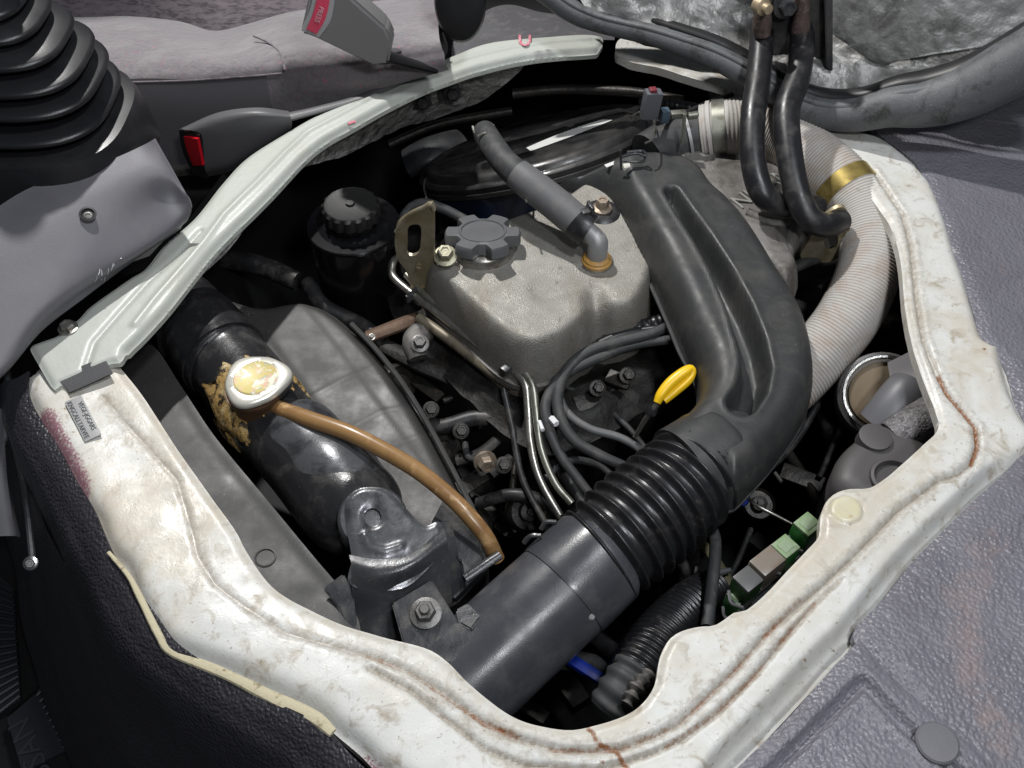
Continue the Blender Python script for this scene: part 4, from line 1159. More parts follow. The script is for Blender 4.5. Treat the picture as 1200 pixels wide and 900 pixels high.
zb = lambda a, b: -.055 - (b - 700) * .00016
_, nb = tilt_plate([(459, 707), (506, 679), (536, 727), (548, 760), (520, 800), (478, 775)], zb, .004, "bracket_plate", darkmetal, br)
tilt_plate([(478, 772), (508, 752), (536, 728), (556, 742), (562, 775), (530, 800), (500, 790)], lambda a, b: -.060 - (b - 740) * .0002, .006, "bracket_foot", darkmetal, br)
tilt_plate([(534, 714), (548, 706), (564, 722), (552, 738), (538, 730)], lambda a, b: -.058, .004, "bracket_tab", darkmetal, br)
bolt(W(499, 719, zb(499, 719) + .001), nb, .0098, br, dimsteel, "hex_nut", h=.010, flange=1.5, stud=True)

# =================================================================== RADIATOR AND SHROUD
rad = thing("radiator", W(320, 480, -.13), "black plastic radiator top tank lying diagonally in the left of the bay", "radiator")
tk = [(196, 346, -.105, 40), (214, 362, -.100, 44), (232, 385, -.098, 46), (240, 392, -.098, 49), (262, 420, -.097, 51), (270, 428, -.097, 48), (300, 466, -.096, 50), (330, 505, -.095, 50), (365, 545, -.094, 52), (400, 582, -.092, 58), (420, 602, -.092, 58), (434, 618, -.094, 46), (438, 624, -.095, 20)]
add("top_tank", tube(tk, 44, 130), tankmat, rad, angle=60)
add("tank_shoulder", tube([(338, 500, -.088, 38), (350, 512, -.0865, 47), (375, 540, -.085, 50), (404, 572, -.084, 52), (425, 596, -.085, 46), (434, 608, -.087, 30)], 40, 70, mod=lambda l, r, s: r * (1 + .02 * math.sin(s * 14))), tanksilver, rad, angle=60)
# raised bands round the tank
add("tank_rib", tube([(226, 378, -.098, 48.5), (232, 385, -.098, 50)], 40, 5), tankmat, rad)
add("tank_rib", tube([(258, 415, -.096, 52), (263, 421, -.096, 52.5)], 40, 5), tankmat, rad)
# core side channels left of the tank
add("side_seam", tube([(172, 400, -.14, 6), (190, 440, -.14, 6), (240, 520, -.14, 6), (310, 610, -.14, 6), (390, 700, -.14, 6)], 8, 50), blackplastic, rad)
add("end_boss", lathe(W(437, 606, -.048), (.15, -.25, 1), [(.034, -.03), (.034, -.004), (.031, 0), (.026, .0005)], 40), tanksilver, rad)
# residue skirt round the filler
fc = 0
nk = np.array([-.05, .02, 1.0])
gv, gf = tube([(293, 461, -.096, 50.5), (302, 473, -.0955, 52.0), (314, 488, -.0955, 52.0), (322, 499, -.095, 50)], 90, 14)
gm = gv.mean(0); gax = W(326, 505, -.095) - W(286, 452, -.096); gax /= np.linalg.norm(gax)
for i_ in range(len(gv)):
    al = (gv[i_] - gm) @ gax
    pr_ = gv[i_] - gm - gax * al
    n1 = mnoise.noise(Vector(pr_) * 55) + .6 * mnoise.noise(Vector(pr_) * 150)
    gv[i_] += gax * (al * 1.1 * n1 + .006 * mnoise.noise(Vector(pr_) * 30)) + pr_ * (.03 * mnoise.noise(Vector(gv[i_]) * 220) + .03 * max(0, 1 - (al / .028) ** 2))
add("crusty_residue", (gv, gf), gunk, rad, angle=80)
add("filler_neck", lathe(W(302, 466, -.052), nk, [(.030, -.02), (.028, -.01), (.028, .010), (.031, .011), (.031, .015)], 36), M("brown_neck", (.10, .055, .03), .4, metal=.4, bumps=[('noise', 200, .001)]), rad)

cp = W(300, 445, -.031)
def rc_l(t, r, h):
    if r > .024: return 1 + .075 * math.cos(3 * (t - 2.3)) + .02 * math.cos(6 * (t - 2.3))
    return 1


rr = 39 * mpp(300, 440, -.03)
add("cap_skirt", lathe(cp, nk, [(rr * .70, -.020), (rr * .88, -.018), (rr * .96, -.010), (rr * .975, -.003)], 90, lobe=rc_l), M('dark_cap_side', (.07, .068, .07), .3, metal=.5), rad, angle=80)
rc = add("radiator_cap", lathe(cp, nk, [(rr * .96, -.0045), (rr * 1.0, -.0035), (rr * .975, .0005), (rr * .90, .003), (rr * .68, .0035), (rr * .64, .0025), (rr * .3, .003), (rr * .05, .003)], 90, lobe=rc_l), capmat, rad, angle=80)
add("emblem_disc", lathe(cp + np.array([0, .0, .0032]), nk, [(rr * .66, -.002), (rr * .66, .0006), (rr * .63, .0014), (rr * .61, .0009), (rr * .02, .0010)], 44), capyellow, rc)
bolt(W(296, 474, -.045), (0, -1, .3), .0035, rad, brass, "rivet", washer=False)

ohs = [(318, 474, -.052, 8), (335, 482, -.046, 9.8), (370, 494, -.038, 10), (410, 508, -.034, 10), (450, 528, -.036, 10), (490, 552, -.042, 10), (525, 580, -.050, 10), (550, 605, -.060, 10), (570, 630, -.075, 9.6), (582, 655, -.10, 9.6)]
tag(add("overflow_hose", tube(ohs, 20, 90), brownhose), "translucent tan brown overflow hose curving from the radiator cap to the right", "hose")

# shroud : big curved fan guard right of the tank
fs = thing("fan_shroud", W(440, 480, -.12), "large dark grey plastic fan shroud with an arched right edge", "fan shroud")
ps = Plane(-.112, gx=.04, gy=.03)
so = [(232, 335), (262, 340), (305, 352), (335, 348), (360, 346), (385, 356), (412, 378), (440, 408), (470, 446), (498, 490), (520, 530), (540, 570), (556, 605), (566, 632), (572, 650), (560, 668), (530, 700), (500, 700), (470, 660), (440, 620), (380, 540), (330, 470), (270, 390)]
cre = [pl_dist([ps.px(*p) for p in L_]) for L_ in ([(345, 475), (400, 445), (455, 420)], [(395, 510), (450, 480), (505, 470)], [(440, 530), (490, 510), (530, 505)])]
crs = pl_dist([ps.px(*p) for p in [(318, 352), (370, 420), (420, 490), (470, 560), (515, 620)]])


def sh_h(x, y, d):
    h = -.016 * np.exp(-(d / .008) ** 2)
    for i, c_ in enumerate(cre):
        g = c_(x, y)[0]; h += .0009 * np.exp(-(g / .003) ** 2)
    g = crs(x, y)[0]
    h += .002 / (1 + np.exp((g - .03) / .002)) - .003
    return h + .0007 * nz(x, y, 9)


add("shroud_panel", molded(so, ps, sh_h, res=.0034, skirt=.09, ns=220), shroudplastic, fs, angle=60)
add("edge_lip", tube([(412, 380, -.118, 3.5), (440, 409, -.118, 3.5), (470, 447, -.118, 3.5), (498, 491, -.118, 3.5), (520, 531, -.118, 3.5), (541, 571, -.118, 3.5), (558, 606, -.118, 3.5), (570, 640, -.118, 3.5)], 8, 60), shroudplastic, fs)
tilt_plate([(505, 612), (520, 584), (548, 598), (562, 620), (566, 668), (532, 702), (522, 690), (518, 640)], lambda a, b: -.085 - (b - 600) * .0002, .02, "corner_block", darkmetal, fs)
add("ledge_rail", tube([(545, 678, -.082, 6), (568, 662, -.078, 6), (586, 650, -.076, 6)], 10, 12, squash=.7), darkmetal, fs)

# lower left splash guard just inside the rim
sg = thing("splash_guard", W(220, 560, -.06), "dusty dark grey plastic splash guard between rim and radiator tank", "splash guard")
pg = Plane(-.078)
go = [(120, 400), (150, 420), (178, 405), (212, 452), (252, 512), (308, 580), (366, 650), (404, 697), (422, 735), (420, 790), (380, 780), (300, 730), (240, 660), (190, 580), (140, 500), (110, 440)]
ghole = []
add("guard_panel", molded(go, pg, lambda x, y, d: .002 * nz(x, y, 12) + .0045 * (1 - np.exp(-(d / .01) ** 2)), holes=ghole, res=.004, skirt=.02, ns=160), shroudplastic, sg, angle=60)
add("round_hole_plug", lathe(pg.px(312, 656) + (0, 0, .0035), (0, 0, 1), [(.0105, 0), (.0105, .0018), (.0090, .0022), (.0085, .0006), (.002, .0006)], 28), M("plug_grey", (.055, .052, .052), .5), sg)
add("curved_rib", tube([(175, 560, -.071, 2), (196, 568, -.071, 2), (205, 585, -.071, 2), (235, 588, -.071, 2), (262, 610, -.071, 2)], 6, 24, squash=.5), shroudplastic, sg)
tilt_plate([(378, 690), (402, 672), (414, 692), (418, 740), (404, 730), (396, 712)], lambda a, b: -.06 - (b - 680) * .0003, .003, "clip_ear", darkmetal, sg)

# radiator mounting bracket: tongue over the end boss + folded box
mb = thing("radiator_bracket", W(460, 650, -.05), "black folded steel bracket whose round tongue sits over the radiator tank end", "bracket")
PT = Plane(-.044, gx=-.10, gy=.22, at=(435, 606))
to = [(404, 598), (408, 582), (424, 572), (446, 572), (462, 582), (478, 598), (498, 616), (515, 612), (520, 640), (500, 668), (470, 690), (424, 690), (408, 680), (412, 655), (408, 628)]
hole = [[(428, 600), (436, 595), (444, 599), (447, 607), (442, 615), (433, 616), (427, 609)]]
th = pl_dist([PT.px(*p) for p in [(428, 630), (434, 644), (452, 648), (470, 642)]])
add("bracket_tongue", molded(to, PT, lambda x, y, d: .0022 * (1 - np.exp(-(d / .003) ** 2)) + .003 * np.exp(-(th(x, y)[0] / .004) ** 2) + .0006 * nz(x, y, 40), holes=hole, res=.0022, skirt=.004, ns=140), tanksilver, mb, angle=50)
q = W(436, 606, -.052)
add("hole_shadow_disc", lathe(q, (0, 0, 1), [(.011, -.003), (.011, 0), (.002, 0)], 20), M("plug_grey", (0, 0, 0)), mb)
rowsB = [[(409, 650, -.046), (440, 655, -.046), (480, 650, -.047), (520, 618, -.050)],
         [(412, 664, -.047), (442, 672, -.047), (482, 664, -.048), (524, 634, -.052)],
         [(412, 690, -.060), (440, 694, -.060), (484, 680, -.062), (526, 652, -.064)],
         [(411, 716, -.078), (440, 724, -.078), (488, 706, -.080), (528, 682, -.082)],
         [(416, 760, -.098), (440, 764, -.098), (490, 735, -.10), (530, 705, -.10)]]
add("bracket_face", sheet(rowsB, 40, 36, thick=.003), darkmetal, mb, angle=60)
add("bracket_cheek", sheet([[(512, 612, -.050), (528, 612, -.056), (530, 620, -.060)], [(522, 650, -.064), (536, 650, -.070), (538, 656, -.074)], [(528, 700, -.10), (540, 690, -.10), (545, 690, -.10)]], 10, 20, thick=.003), darkmetal, mb, angle=60)

# =================================================================== AIR CLEANER (tilted drum at the back)
c0 = np.array(WY(629, 166, .58))
# axis from its ellipse in view
view = CAM - c0; view /= np.linalg.norm(view)
rgt = np.cross(-view, np.array([0, 0, 1.0])); rgt /= np.linalg.norm(rgt)
upw = np.cross(rgt, -view)
th_ = math.radians(79.0)
rot = math.radians(15.5)
ax = math.cos(th_) * view + math.sin(th_) * (-math.sin(rot) * rgt + math.cos(rot) * upw)
Rac = 146 * dpx(c0)
ac = thing("air_cleaner", c0, "round black air cleaner with navy drum tilted at the back of the engine", "air cleaner")
add("lid", lathe(c0, ax, [(Rac * .99, -.016), (Rac * 1.0, -.010), (Rac * .985, -.006), (Rac * .95, -.005), (Rac * .94, 0), (Rac * .91, .005), (Rac * .88, .0065), (Rac * .84, .0045), (Rac * .80, .0045), (Rac * .765, .0075), (Rac * .34, .0085), (Rac * .32, .0060), (Rac * .29, .0060), (Rac * .27, .0085), (Rac * .05, .0085)], 90, hint=tuple(rgt)), aircover, ac, angle=50)
add("rim_band", lathe(c0, ax, [(Rac * .985, -.026), (Rac * 1.005, -.024), (Rac * 1.005, -.018), (Rac * .985, -.016)], 90, hint=tuple(rgt)), aircover, ac, angle=50)
add("drum", lathe(c0, ax, [(Rac * .90, -.10), (Rac * .955, -.09), (Rac * .965, -.027), (Rac * .96, -.025)], 80, hint=tuple(rgt)), navy, ac)
U, Vv, Ax = frame(ax, tuple(rgt))
def onlid(px, py, h):
    r = ray(px, py); p = c0 + Ax * h
    return CAM + r * (((p - CAM) @ Ax) / (r @ Ax))


lido = bpy.data.objects["lid"]
add("white_stripe", sheet([[drop(lido, a, b, .0012) for a, b in L_] for L_ in ([(617, 174), (645, 162), (680, 149), (706, 141)], [(622, 178), (650, 168), (690, 153), (718, 141.5)])], 20, 5, W_=False), whitepaper, ac)
for nm, L_ in (("retaining_clip", [(738, 138), (750, 131), (762, 136), (768, 150), (764, 163), (755, 168)]), ("retaining_clip", [(612, 196), (616, 206), (618, 216), (614, 226), (617, 236)]), ("retaining_clip", [(500, 206), (497, 218), (500, 232)])):
    add(nm, tubeW([[*(onlid(a, b, .010 if a > 700 else -.004) + view * (.008 if a > 700 else .003)), .0014] for a, b in L_], 6, 30), steel, ac)
add("snorkel", tubeW([[*onlid(540, 165, -.02), .03], [*onlid(505, 178, -.02), .034], [*onlid(478, 192, -.03), .034]], 20, 12, squash=.6), blackplastic, ac)

# =================================================================== THROTTLE CASTING with raised letters (right of duct)
PTc = Plane(-.072)
tc_o = [(780, 215), (800, 188), (850, 190), (900, 192), (940, 208), (962, 232), (966, 258), (945, 280), (925, 300), (935, 335), (915, 360), (880, 330), (850, 300), (820, 270)]
tcs = thing("throttle_casting", PTc.px(880, 260), "rough grey casting with raised letters right of the intake duct", "casting")


def tc_h(x, y, d):
    t = np.clip(d / .02, 0, 1)
    h = .040 * (1 - (1 - t) ** 2.4)
    return h + .0012 * nz(x, y, 28)


add("casting_body", molded(tc_o, PTc, tc_h, res=.003, skirt=.05, ns=160), alu2, tcs, angle=60)
cb_ = bpy.data.objects["casting_body"]
tw = drop(cb_, 893, 222)
add("raised_lettering", text_mesh("NISSAN", .031, tw, drop(cb_, 920, 206) - drop(cb_, 865, 240), np.array([0, -.12, 1.0]), .0022, spacing=.95), M("worn_letter_metal", (.50, .49, .46), .45, metal=.4), tcs, smooth=False)
add("cast_rib", tube([(875, 250, -.034, 7), (905, 262, -.036, 8), (934, 262, -.038, 8)], 12, 16), alu2, tcs)
add("cast_rib", tube([(934, 262, -.037, 9), (925, 285, -.045, 9), (916, 310, -.06, 9)], 12, 12), alu2, tcs)
# lower brackets near casting
rbk = thing("lifting_bracket", W(985, 290, -.09), "tan zinc plated bracket with an oval opening beside the beige duct", "lifting bracket")
yb1 = W(985, 320, -.10)[1]
plate_poly([(958, 262), (976, 246), (990, 244), (996, 262), (992, 288), (976, 306), (950, 306), (938, 300), (948, 282)], [[(966, 288), (968, 270), (976, 264), (984, 270), (980, 290), (972, 295)]], (0, 1, .1), .005, gold, "bracket_plate", rbk, yb1)

# =================================================================== BEIGE CLOTH DUCT
bd = thing("heater_duct", W(980, 220, -.03), "beige ribbed flexible cloth duct bending down the right side of the bay", "flexible duct")
bdp = [(822, 156, -.028, 32), (850, 152, -.020, 34), (880, 152, -.018, 35), (915, 163, -.020, 35), (950, 185, -.024, 35), (985, 215, -.030, 35), (1010, 250, -.040, 36), (1020, 290, -.052, 36), (1014, 330, -.066, 36), (992, 375, -.085, 36), (962, 412, -.105, 36), (930, 445, -.125, 36), (900, 470, -.14, 36)]
add("ribbed_body", tube(bdp, 30, 900, mod=lambda l, r, s: r * (1 + .015 * math.sin(l * 2 * math.pi / .0040) + .012 * math.sin(l * 37))), beige, bd, angle=180)
def ringat(i, r, nm, mat, wd=.012, parent=bd):
    S = cr([[*W(*p[:3]), p[3] * mpp(*p[:3])] for p in bdp], 400)
    q = S[int(i * 399)]; q2 = S[min(399, int(i * 399) + 3)]
    t_ = q2[:3] - q[:3]; t_ /= np.linalg.norm(t_)
    return add(nm, lathe(q[:3], t_, [(q[3] * r * .98, -wd / 2), (q[3] * r, -wd / 2), (q[3] * r, wd / 2), (q[3] * r * .98, wd / 2)], 40), mat, parent, angle=30), q[:3], t_


ringat(.045, 1.06, "clamp_band", MATS["greenish_steel"], .016)
ringat(.025, 1.08, "clamp_band", beige, .005)
ringat(.40, 1.05, "clamp_band", brass, .022)
add("clamp_screw", join(rbox(W(795, 134, .018), (.020, .010, .008), (1, .1, 0), (0, 0, 1), .001), lathe(W(806, 136, .018), (1, .2, 0), [(.005, 0), (.005, .012), (.003, .014)], 12), rbox(W(801, 150, .010), (.003, .012, .040), (1, 0, 0), (0, .3, 1), .001)), MATS["greenish_steel"], bd)
add("rubber_spout", tube([(760, 185, -.045, 30), (780, 172, -.040, 29), (800, 163, -.034, 28), (824, 157, -.028, 28)], 30, 20), rubberdull, bd)
add("spout_lip", lathe(W(805, 162, -.033), W(824, 157, -.028) - W(800, 163, -.034), [(.034, -.002), (.0365, -.002), (.0365, .002), (.034, .002)], 40, cap=False), MATS["grey_cast_fitting"], bd)
# sensor connector at back
sn = thing("sensor_connector", W(766, 135, .0), "grey and black electrical connector standing behind the air cleaner clip", "connector")
yy = W(766, 150, 0)[1]
add("connector_body", rbox(WY(763, 122, yy), (.022, .016, .038), (1, .2, -.1), (-.08, 0, 1), .003), M("connector_grey", (.10, .105, .12), .4), sn)
add("connector_cap", rbox(WY(765, 106, yy), (.009, .009, .006), (1, .2, 0), (0, 0, 1), .001), M("dim_red", (.16, .02, .03), .5), sn)
add("blue_plug", rbox(WY(779, 135, yy), (.011, .012, .018), (1, .2, 0), (0, 0, 1), .002), M("connector_blue_grey", (.06, .09, .12), .4), sn)
add("lead", tubeW([[*WY(770, 145, yy), .003], [*WY(790, 138, yy + .03), .003], [*WY(830, 120, yy + .06), .003], [*WY(860, 110, yy + .09), .003]], 8, 20), rubber, sn)

# =================================================================== TWO HANGING COOLANT HOSES + LID
hz = .10
h1 = [(893, 25, .10, 13), (893, 40, .095, 14), (889, 90, .075, 14.5), (882, 140, .055, 15), (883, 190, .030, 15), (893, 225, .010, 15), (912, 240, -.004, 14.5), (935, 240, -.012, 14), (960, 244, -.022, 14)]
h2 = [(938, 32, .105, 13), (940, 48, .10, 14.5), (935, 90, .082, 15), (922, 130, .065, 15.5), (925, 180, .042, 15.5), (934, 225, .020, 15.5), (948, 255, .003, 15), (968, 264, -.006, 14.5), (986, 258, -.012, 14)]
tag(add("coolant_hose", tube(h1, 20, 80), rubber), "left black rubber hose hanging from the lid bracket and bending right", "hose")
tag(add("coolant_hose", tube(h2, 20, 80), rubber), "right black rubber hose hanging from the lid bracket into a small hook", "hose")

lid = thing("open_hatch", WY(950, 20, .5), "raised engine hatch with crumpled silver insulation on its underside", "engine hatch")


def crump(a):
    def f(v):
        p = Vector(v)
        k_ = mnoise.noise(p * 9) + .6 * abs(mnoise.noise(p * 21)) + .35 * abs(mnoise.noise(p * 48))
        return (0, -a * k_ * .8, a * k_ * .5)
    return f


def lp(px, py, y, dz=0): return WY(px, py, y) + np.array([0, 0, dz])


lid_rows = [
    [lp(650, -60, .66, .22), lp(800, -60, .66, .24), lp(950, -60, .62, .24), lp(1100, -60, .58, .24), lp(1330, -60, .54, .24)],
    [lp(650, -60, .62), lp(800, -60, .61), lp(950, -60, .58), lp(1100, -60, .53), lp(1330, -60, .49)],
    [lp(670, -20, .60), lp(800, -10, .585), lp(950, 0, .55), lp(1100, 0, .50), lp(1330, -10, .46)],
    [lp(685, 8, .585), lp(800, 26, .56), lp(950, 60, .51), lp(1090, 60, .465), lp(1330, 20, .43)],
    [lp(700, 22, .575), lp(800, 46, .54), lp(950, 108, .475), lp(1080, 112, .445), lp(1330, 40, .415)]]
add("insulation_panel", sheet(lid_rows, 130, 90, W_=False, disp=crump(.022)), foil, lid, angle=180)
add("insulation_flap", sheet([
    [lp(905, -60, .53), lp(980, -60, .52), lp(1060, -60, .50), lp(1330, -60, .46)],
    [lp(960, 10, .505), lp(1000, 8, .495), lp(1080, 10, .475), lp(1330, 0, .44)],
    [lp(978, 42, .495), lp(1020, 62, .475), lp(1090, 62, .455), lp(1330, 20, .425)],
    [lp(1000, 48, .492), lp(1030, 76, .475), lp(1080, 66, .455), lp(1330, 26, .425)]], 90, 50, W_=False, disp=crump(.010)), foil, lid, angle=180)
add("outer_panel", sheet([[p + np.array([.01, .05, .0]) for p in r] for r in lid_rows], 30, 20, W_=False, thick=.003), mauve, lid)
# dark channel and sponge seal along the lid edge
seal_w = [WY(600, -34, .62), WY(640, -8, .60), WY(672, 14, .585), WY(706, 27, .57), WY(760, 40, .545), WY(800, 53, .525), WY(840, 68, .505), WY(884, 92, .48), WY(925, 118, .455), WY(963, 133, .435), WY(1005, 134, .42), WY(1045, 125, .41), WY(1085, 121, .40), WY(1133, 107, .39), WY(1200, 72, .38), WY(1260, 38, .37)]
sr = [13, 13, 13, 12, 12, 13, 14, 15, 16, 18, 20, 24, 28, 32, 36, 37]
sp_ = [[*p, r * dpx(p)] for p, r in zip(seal_w, sr)]
add("rubber_seal", tubeW(sp_, 28, 130, mod=lambda l, r, s: r * (1 + .02 * mnoise.noise(Vector((l * 30, 0, 0))))), sealrubber, lid)
add("seal_bead", tubeW([[*(np.array(p[:3]) + np.array([0, -.006, p[3] * .80])), p[3] * .30] for p in sp_], 12, 110), sealrubber, lid)
add("seal_channel", tubeW([[*(np.array(p[:3]) + np.array([.004, .016, p[3] * .95])), p[3] * .55] for p in sp_], 12, 110, squash=.5), blackmatt, lid)
# bracket plate above the hoses
lb2 = thing("lid_bracket", WY(930, 40, .46), "black steel bracket with pipe stubs fixed at the lid edge above the hoses", "bracket")
def yplate(out, y, th_, name, mat, parent):
    vs0 = [WY(a, b, y) for a, b in out]
    bm = bmesh.new(); vs = [bm.verts.new(Vector(p)) for p in vs0]; f = bm.faces.new(vs)
    r = bmesh.ops.extrude_face_region(bm, geom=[f])
    for v in [g for g in r["geom"] if isinstance(g, bmesh.types.BMVert)]: v.co += Vector((0, th_, th_ * .3))
    bmesh.ops.recalc_face_normals(bm, faces=bm.faces)
    bmesh.ops.bevel(bm, geom=bm.edges[:], offset=.0012, segments=2, affect='EDGES'); bm.verts.index_update()
    vf = (np.array([v.co[:] for v in bm.verts]), [tuple(v.index for v in f.verts) for f in bm.faces]); bm.free()
    return add(name, vf, mat, parent, angle=35)


hy = W(938, 45, .10)[1]
yplate([(880, -30), (976, -30), (974, 84), (962, 76), (958, 68), (886, 62)], hy + .016, .006, "bracket_plate", darkmetal, lb2)
yplate([(966, -30), (976, -30), (976, 84), (968, 80)], hy - .004, .02, "bracket_flange", darkmetal, lb2)
for (a, b, m_) in ((893, 26, "s"), (938, 32, "s")):
    add("pipe_stub", tubeW([[*WY(a, b + 14, hy), .0105], [*WY(a, b, hy), .0118], [*WY(a + 2, b - 20, hy), .009], [*WY(a + 4, b - 60, hy), .009]], 18, 14), M("rusty_pipe", (.12, .085, .075), .5, metal=.4, var=[((.25, .2, .18), 120, .5, .65)]), lb2)
add("brass_fitting", lathe(WY(894, 8, hy - .02), (.5, -1, .2), [(.010, -.01), (.010, .002), (.006, .004), (.006, .012), (.004, .013)], 18), M("pale_brass_fitting", (.50, .40, .27), .4, metal=.6), lb2)
bolt(WY(920, 6, hy + .004), (.2, -1, .2), .011, lb2, darkmetal, h=.012)

# =================================================================== LEFT-BACK RESERVOIR
rs = thing("fluid_reservoir", W(415, 260, -.09), "glossy black fluid reservoir with ridged cap in the dark behind the shroud", "reservoir")
rq = W(414, 262, -.075)
add("reservoir_body", lathe(rq, (0, 0, 1), [(.050, -.20), (.058, -.10), (.060, -.02), (.058, -.006), (.050, 0), (.030, .004), (.028, .012)], 40), M("glossy_black", (.005, .005, .006), .2), rs)
add("reservoir_cap", lathe(rq + (0, 0, .012), (0, 0, 1), [(.032, 0), (.036, .002), (.036, .018), (.033, .021), (.030, .020), (.006, .020), (.005, .023), (.002, .023)], 96, lobe=lambda t, r, h: 1 + (.03 * (1 if math.cos(16 * t) > 0 else -1) if r > .0345 else 0)), M("dusty_black_cap", (.011, .011, .011), .5, bumps=[('fine', 600, .0004)], speck=((.16, .16, .15), 500, .12)), rs)
add("collar_ring", lathe(rq + (0, 0, -.001), (0, 0, 1), [(.0590, -.002), (.0605, 0), (.0590, .0018)], 48), MATS["glossy_black"], rs)

# =================================================================== WIRING, HOSES, DARK CLUTTER
def cable(nm, pts, mat, label, cat="cable", group=None, n=10, s=50, **k):
    return tag(add(nm, tube(pts, n, s, **k), mat), label, cat, group)


cable("spark_plug_wire", [(788, 380, -.085, 6), (760, 392, -.085, 6.5), (720, 402, -.09, 7), (690, 412, -.095, 7), (668, 430, -.10, 7), (655, 455, -.11, 7), (655, 485, -.12, 7), (672, 515, -.13, 7), (705, 535, -.14, 7), (745, 556, -.15, 7), (780, 600, -.16, 7)], rubberdull, "thick black ignition cable looping from under the duct to the bellows")
cable("spark_plug_wire", [(785, 398, -.09, 5.5), (740, 405, -.095, 6), (700, 420, -.10, 6.5), (660, 440, -.105, 6.5), (642, 465, -.115, 6.5), (640, 490, -.12, 6.5), (655, 530, -.135, 6), (680, 565, -.15, 6), (715, 610, -.17, 6)], rubberdull, "black ignition cable hanging lowest left of the steel pipes")
cable("spark_plug_wire", [(650, 445, -.115, 5), (662, 480, -.13, 5), (690, 502, -.135, 5), (735, 517, -.14, 5), (790, 560, -.15, 5)], MATS["grey_sleeve_rubber"], "thin grey cable curving under the yellow dipstick handle")
cable("spark_plug_wire", [(600, 450, -.13, 4), (630, 442, -.125, 4.6), (680, 415, -.11, 4.6), (725, 393, -.10, 5), (775, 385, -.09, 5)], rubber, "dark cable stretched along the front foot of the valve cover")
cable("wiring_harness", [(800, 372, -.10, 9), (775, 378, -.10, 10), (740, 388, -.105, 10), (712, 400, -.11, 9), (690, 415, -.12, 8)], MATS["black_rubber"], "taped black wiring bundle emerging below the intake duct", mod=lambda l, r, s: r * (1 + .08 * math.sin(l * 900)))
cable("cable_tie", [(632, 494, -.112, 2.5), (636, 504, -.110, 2.5)], whitechalk, "small white cable tie end on the left hanging cable")
cable("cable_tie", [(646, 490, -.108, 4), (652, 497, -.106, 4)], whitechalk, "small white cable tie block between the two hanging cables", n=6, s=4)
# yellow dipstick
dp = thing("dipstick", W(790, 455, -.06), "bright yellow loop handle of a dipstick beside the intake duct", "dipstick")
add("loop_handle", tube([(770, 472, -.070, 4.5), (775, 462, -.064, 6.2), (786, 449, -.058, 7.2), (800, 438, -.053, 7.2), (809, 433, -.051, 6.0), (812, 437, -.053, 4), (806, 446, -.058, 5.5), (792, 458, -.064, 5.5), (778, 470, -.070, 4.5)], 14, 60), yellow, dp)
add("handle_web", tube([(776, 464, -.066, 4), (790, 452, -.061, 6), (806, 440, -.057, 4.5)], 12, 16, squash=.5), yellow, dp)
add("stick", tube([(771, 472, -.072, 4), (764, 482, -.082, 3.6), (756, 492, -.095, 3.2), (744, 512, -.13, 2.6)], 8, 16), steel, dp)
add("stopper", lathe(W(764, 480, -.082), (.3, .5, 1), [(.006, -.006), (.007, 0), (.005, .005)], 12), rubber, dp)
# lower engine hardware
lo_ = thing("engine_pulley_bracket", W(600, 520, -.22), "rusty dark brackets and belts low between shroud and engine", "bracket")
for i, (pts, mt) in enumerate([([(430, 395, -.16, 9), (470, 380, -.15, 10), (490, 372, -.14, 9)], M("rusty_brown", (.12, .075, .05), .6, metal=.3, bumps=[('noise', 100, .001)])),
                               ([(450, 405, -.17, 10), (490, 425, -.17, 12), (540, 450, -.18, 12), (570, 500, -.19, 10)], blockmat),
                               ([(535, 540, -.20, 8), (565, 530, -.19, 8), (590, 505, -.19, 7), (580, 490, -.2, 6)], blockmat),
                               ([(575, 555, -.2, 8), (610, 530, -.19, 8), (650, 505, -.19, 8)], blockmat),
                               ([(545, 520, -.20, 4), (548, 535, -.19, 4), (560, 540, -.18, 4), (570, 538, -.18, 4)], rubberdull),
                               ([(490, 420, -.15, 12), (485, 400, -.14, 14), (500, 385, -.14, 14)], alu2)]):
    add(["tie_strap", "lower_arm", "hook_arm", "lower_arm", "small_hose", "cast_lug"][i], tube(pts, 10, 24, squash=.55 if i < 4 else None), mt, lo_)
bolt(W(568, 540, -.17), (.3, -1, .4), .0095, lo_, MATS["rusty_bolt"], h=.012)
bolt(W(492, 403, -.13), (.1, -.4, 1), .008, lo_, dimsteel, h=.010)
bolt(W(436, 395, -.14), (.1, -.4, 1), .003, lo_, steel, h=.004)
blk = []
rnd = random.Random(3)
for i in range(14):
    px, py = rnd.uniform(470, 760), rnd.uniform(430, 640)
    z = rnd.uniform(-.33, -.27)
    blk.append(rbox(W(px, py, z), (rnd.uniform(.012, .06), rnd.uniform(.01, .03), rnd.uniform(.01, .05)), (rnd.uniform(-1, 1), rnd.uniform(-1, 1), 0.1), (0, .1, 1), .003))
tag(add("block_bosses", join(*blk), blockmat, eng), kind="stuff")
add("block_side", molded([(440, 330), (540, 560), (640, 640), (800, 560), (980, 420), (960, 220), (700, 150), (520, 220)], Plane(-.30), lambda x, y, d: .02 * nz(x, y, 22), res=.012, skirt=.28, ns=80), blockmat, eng, angle=40)
dim = M("shaded_oily_metal", (.026, .024, .022), .45, metal=.4, bumps=[('noise', 120, .001)], var=[((.06, .048, .036), 60, .5, .7), ((.02, .018, .016), 30, .5, .65)])  # base colour darkened to deepen the shadows low in the bay
dimr = M("oily_rubber", (.016, .016, .017), .45, var=[((.07, .065, .06), 50, .5, .7)])
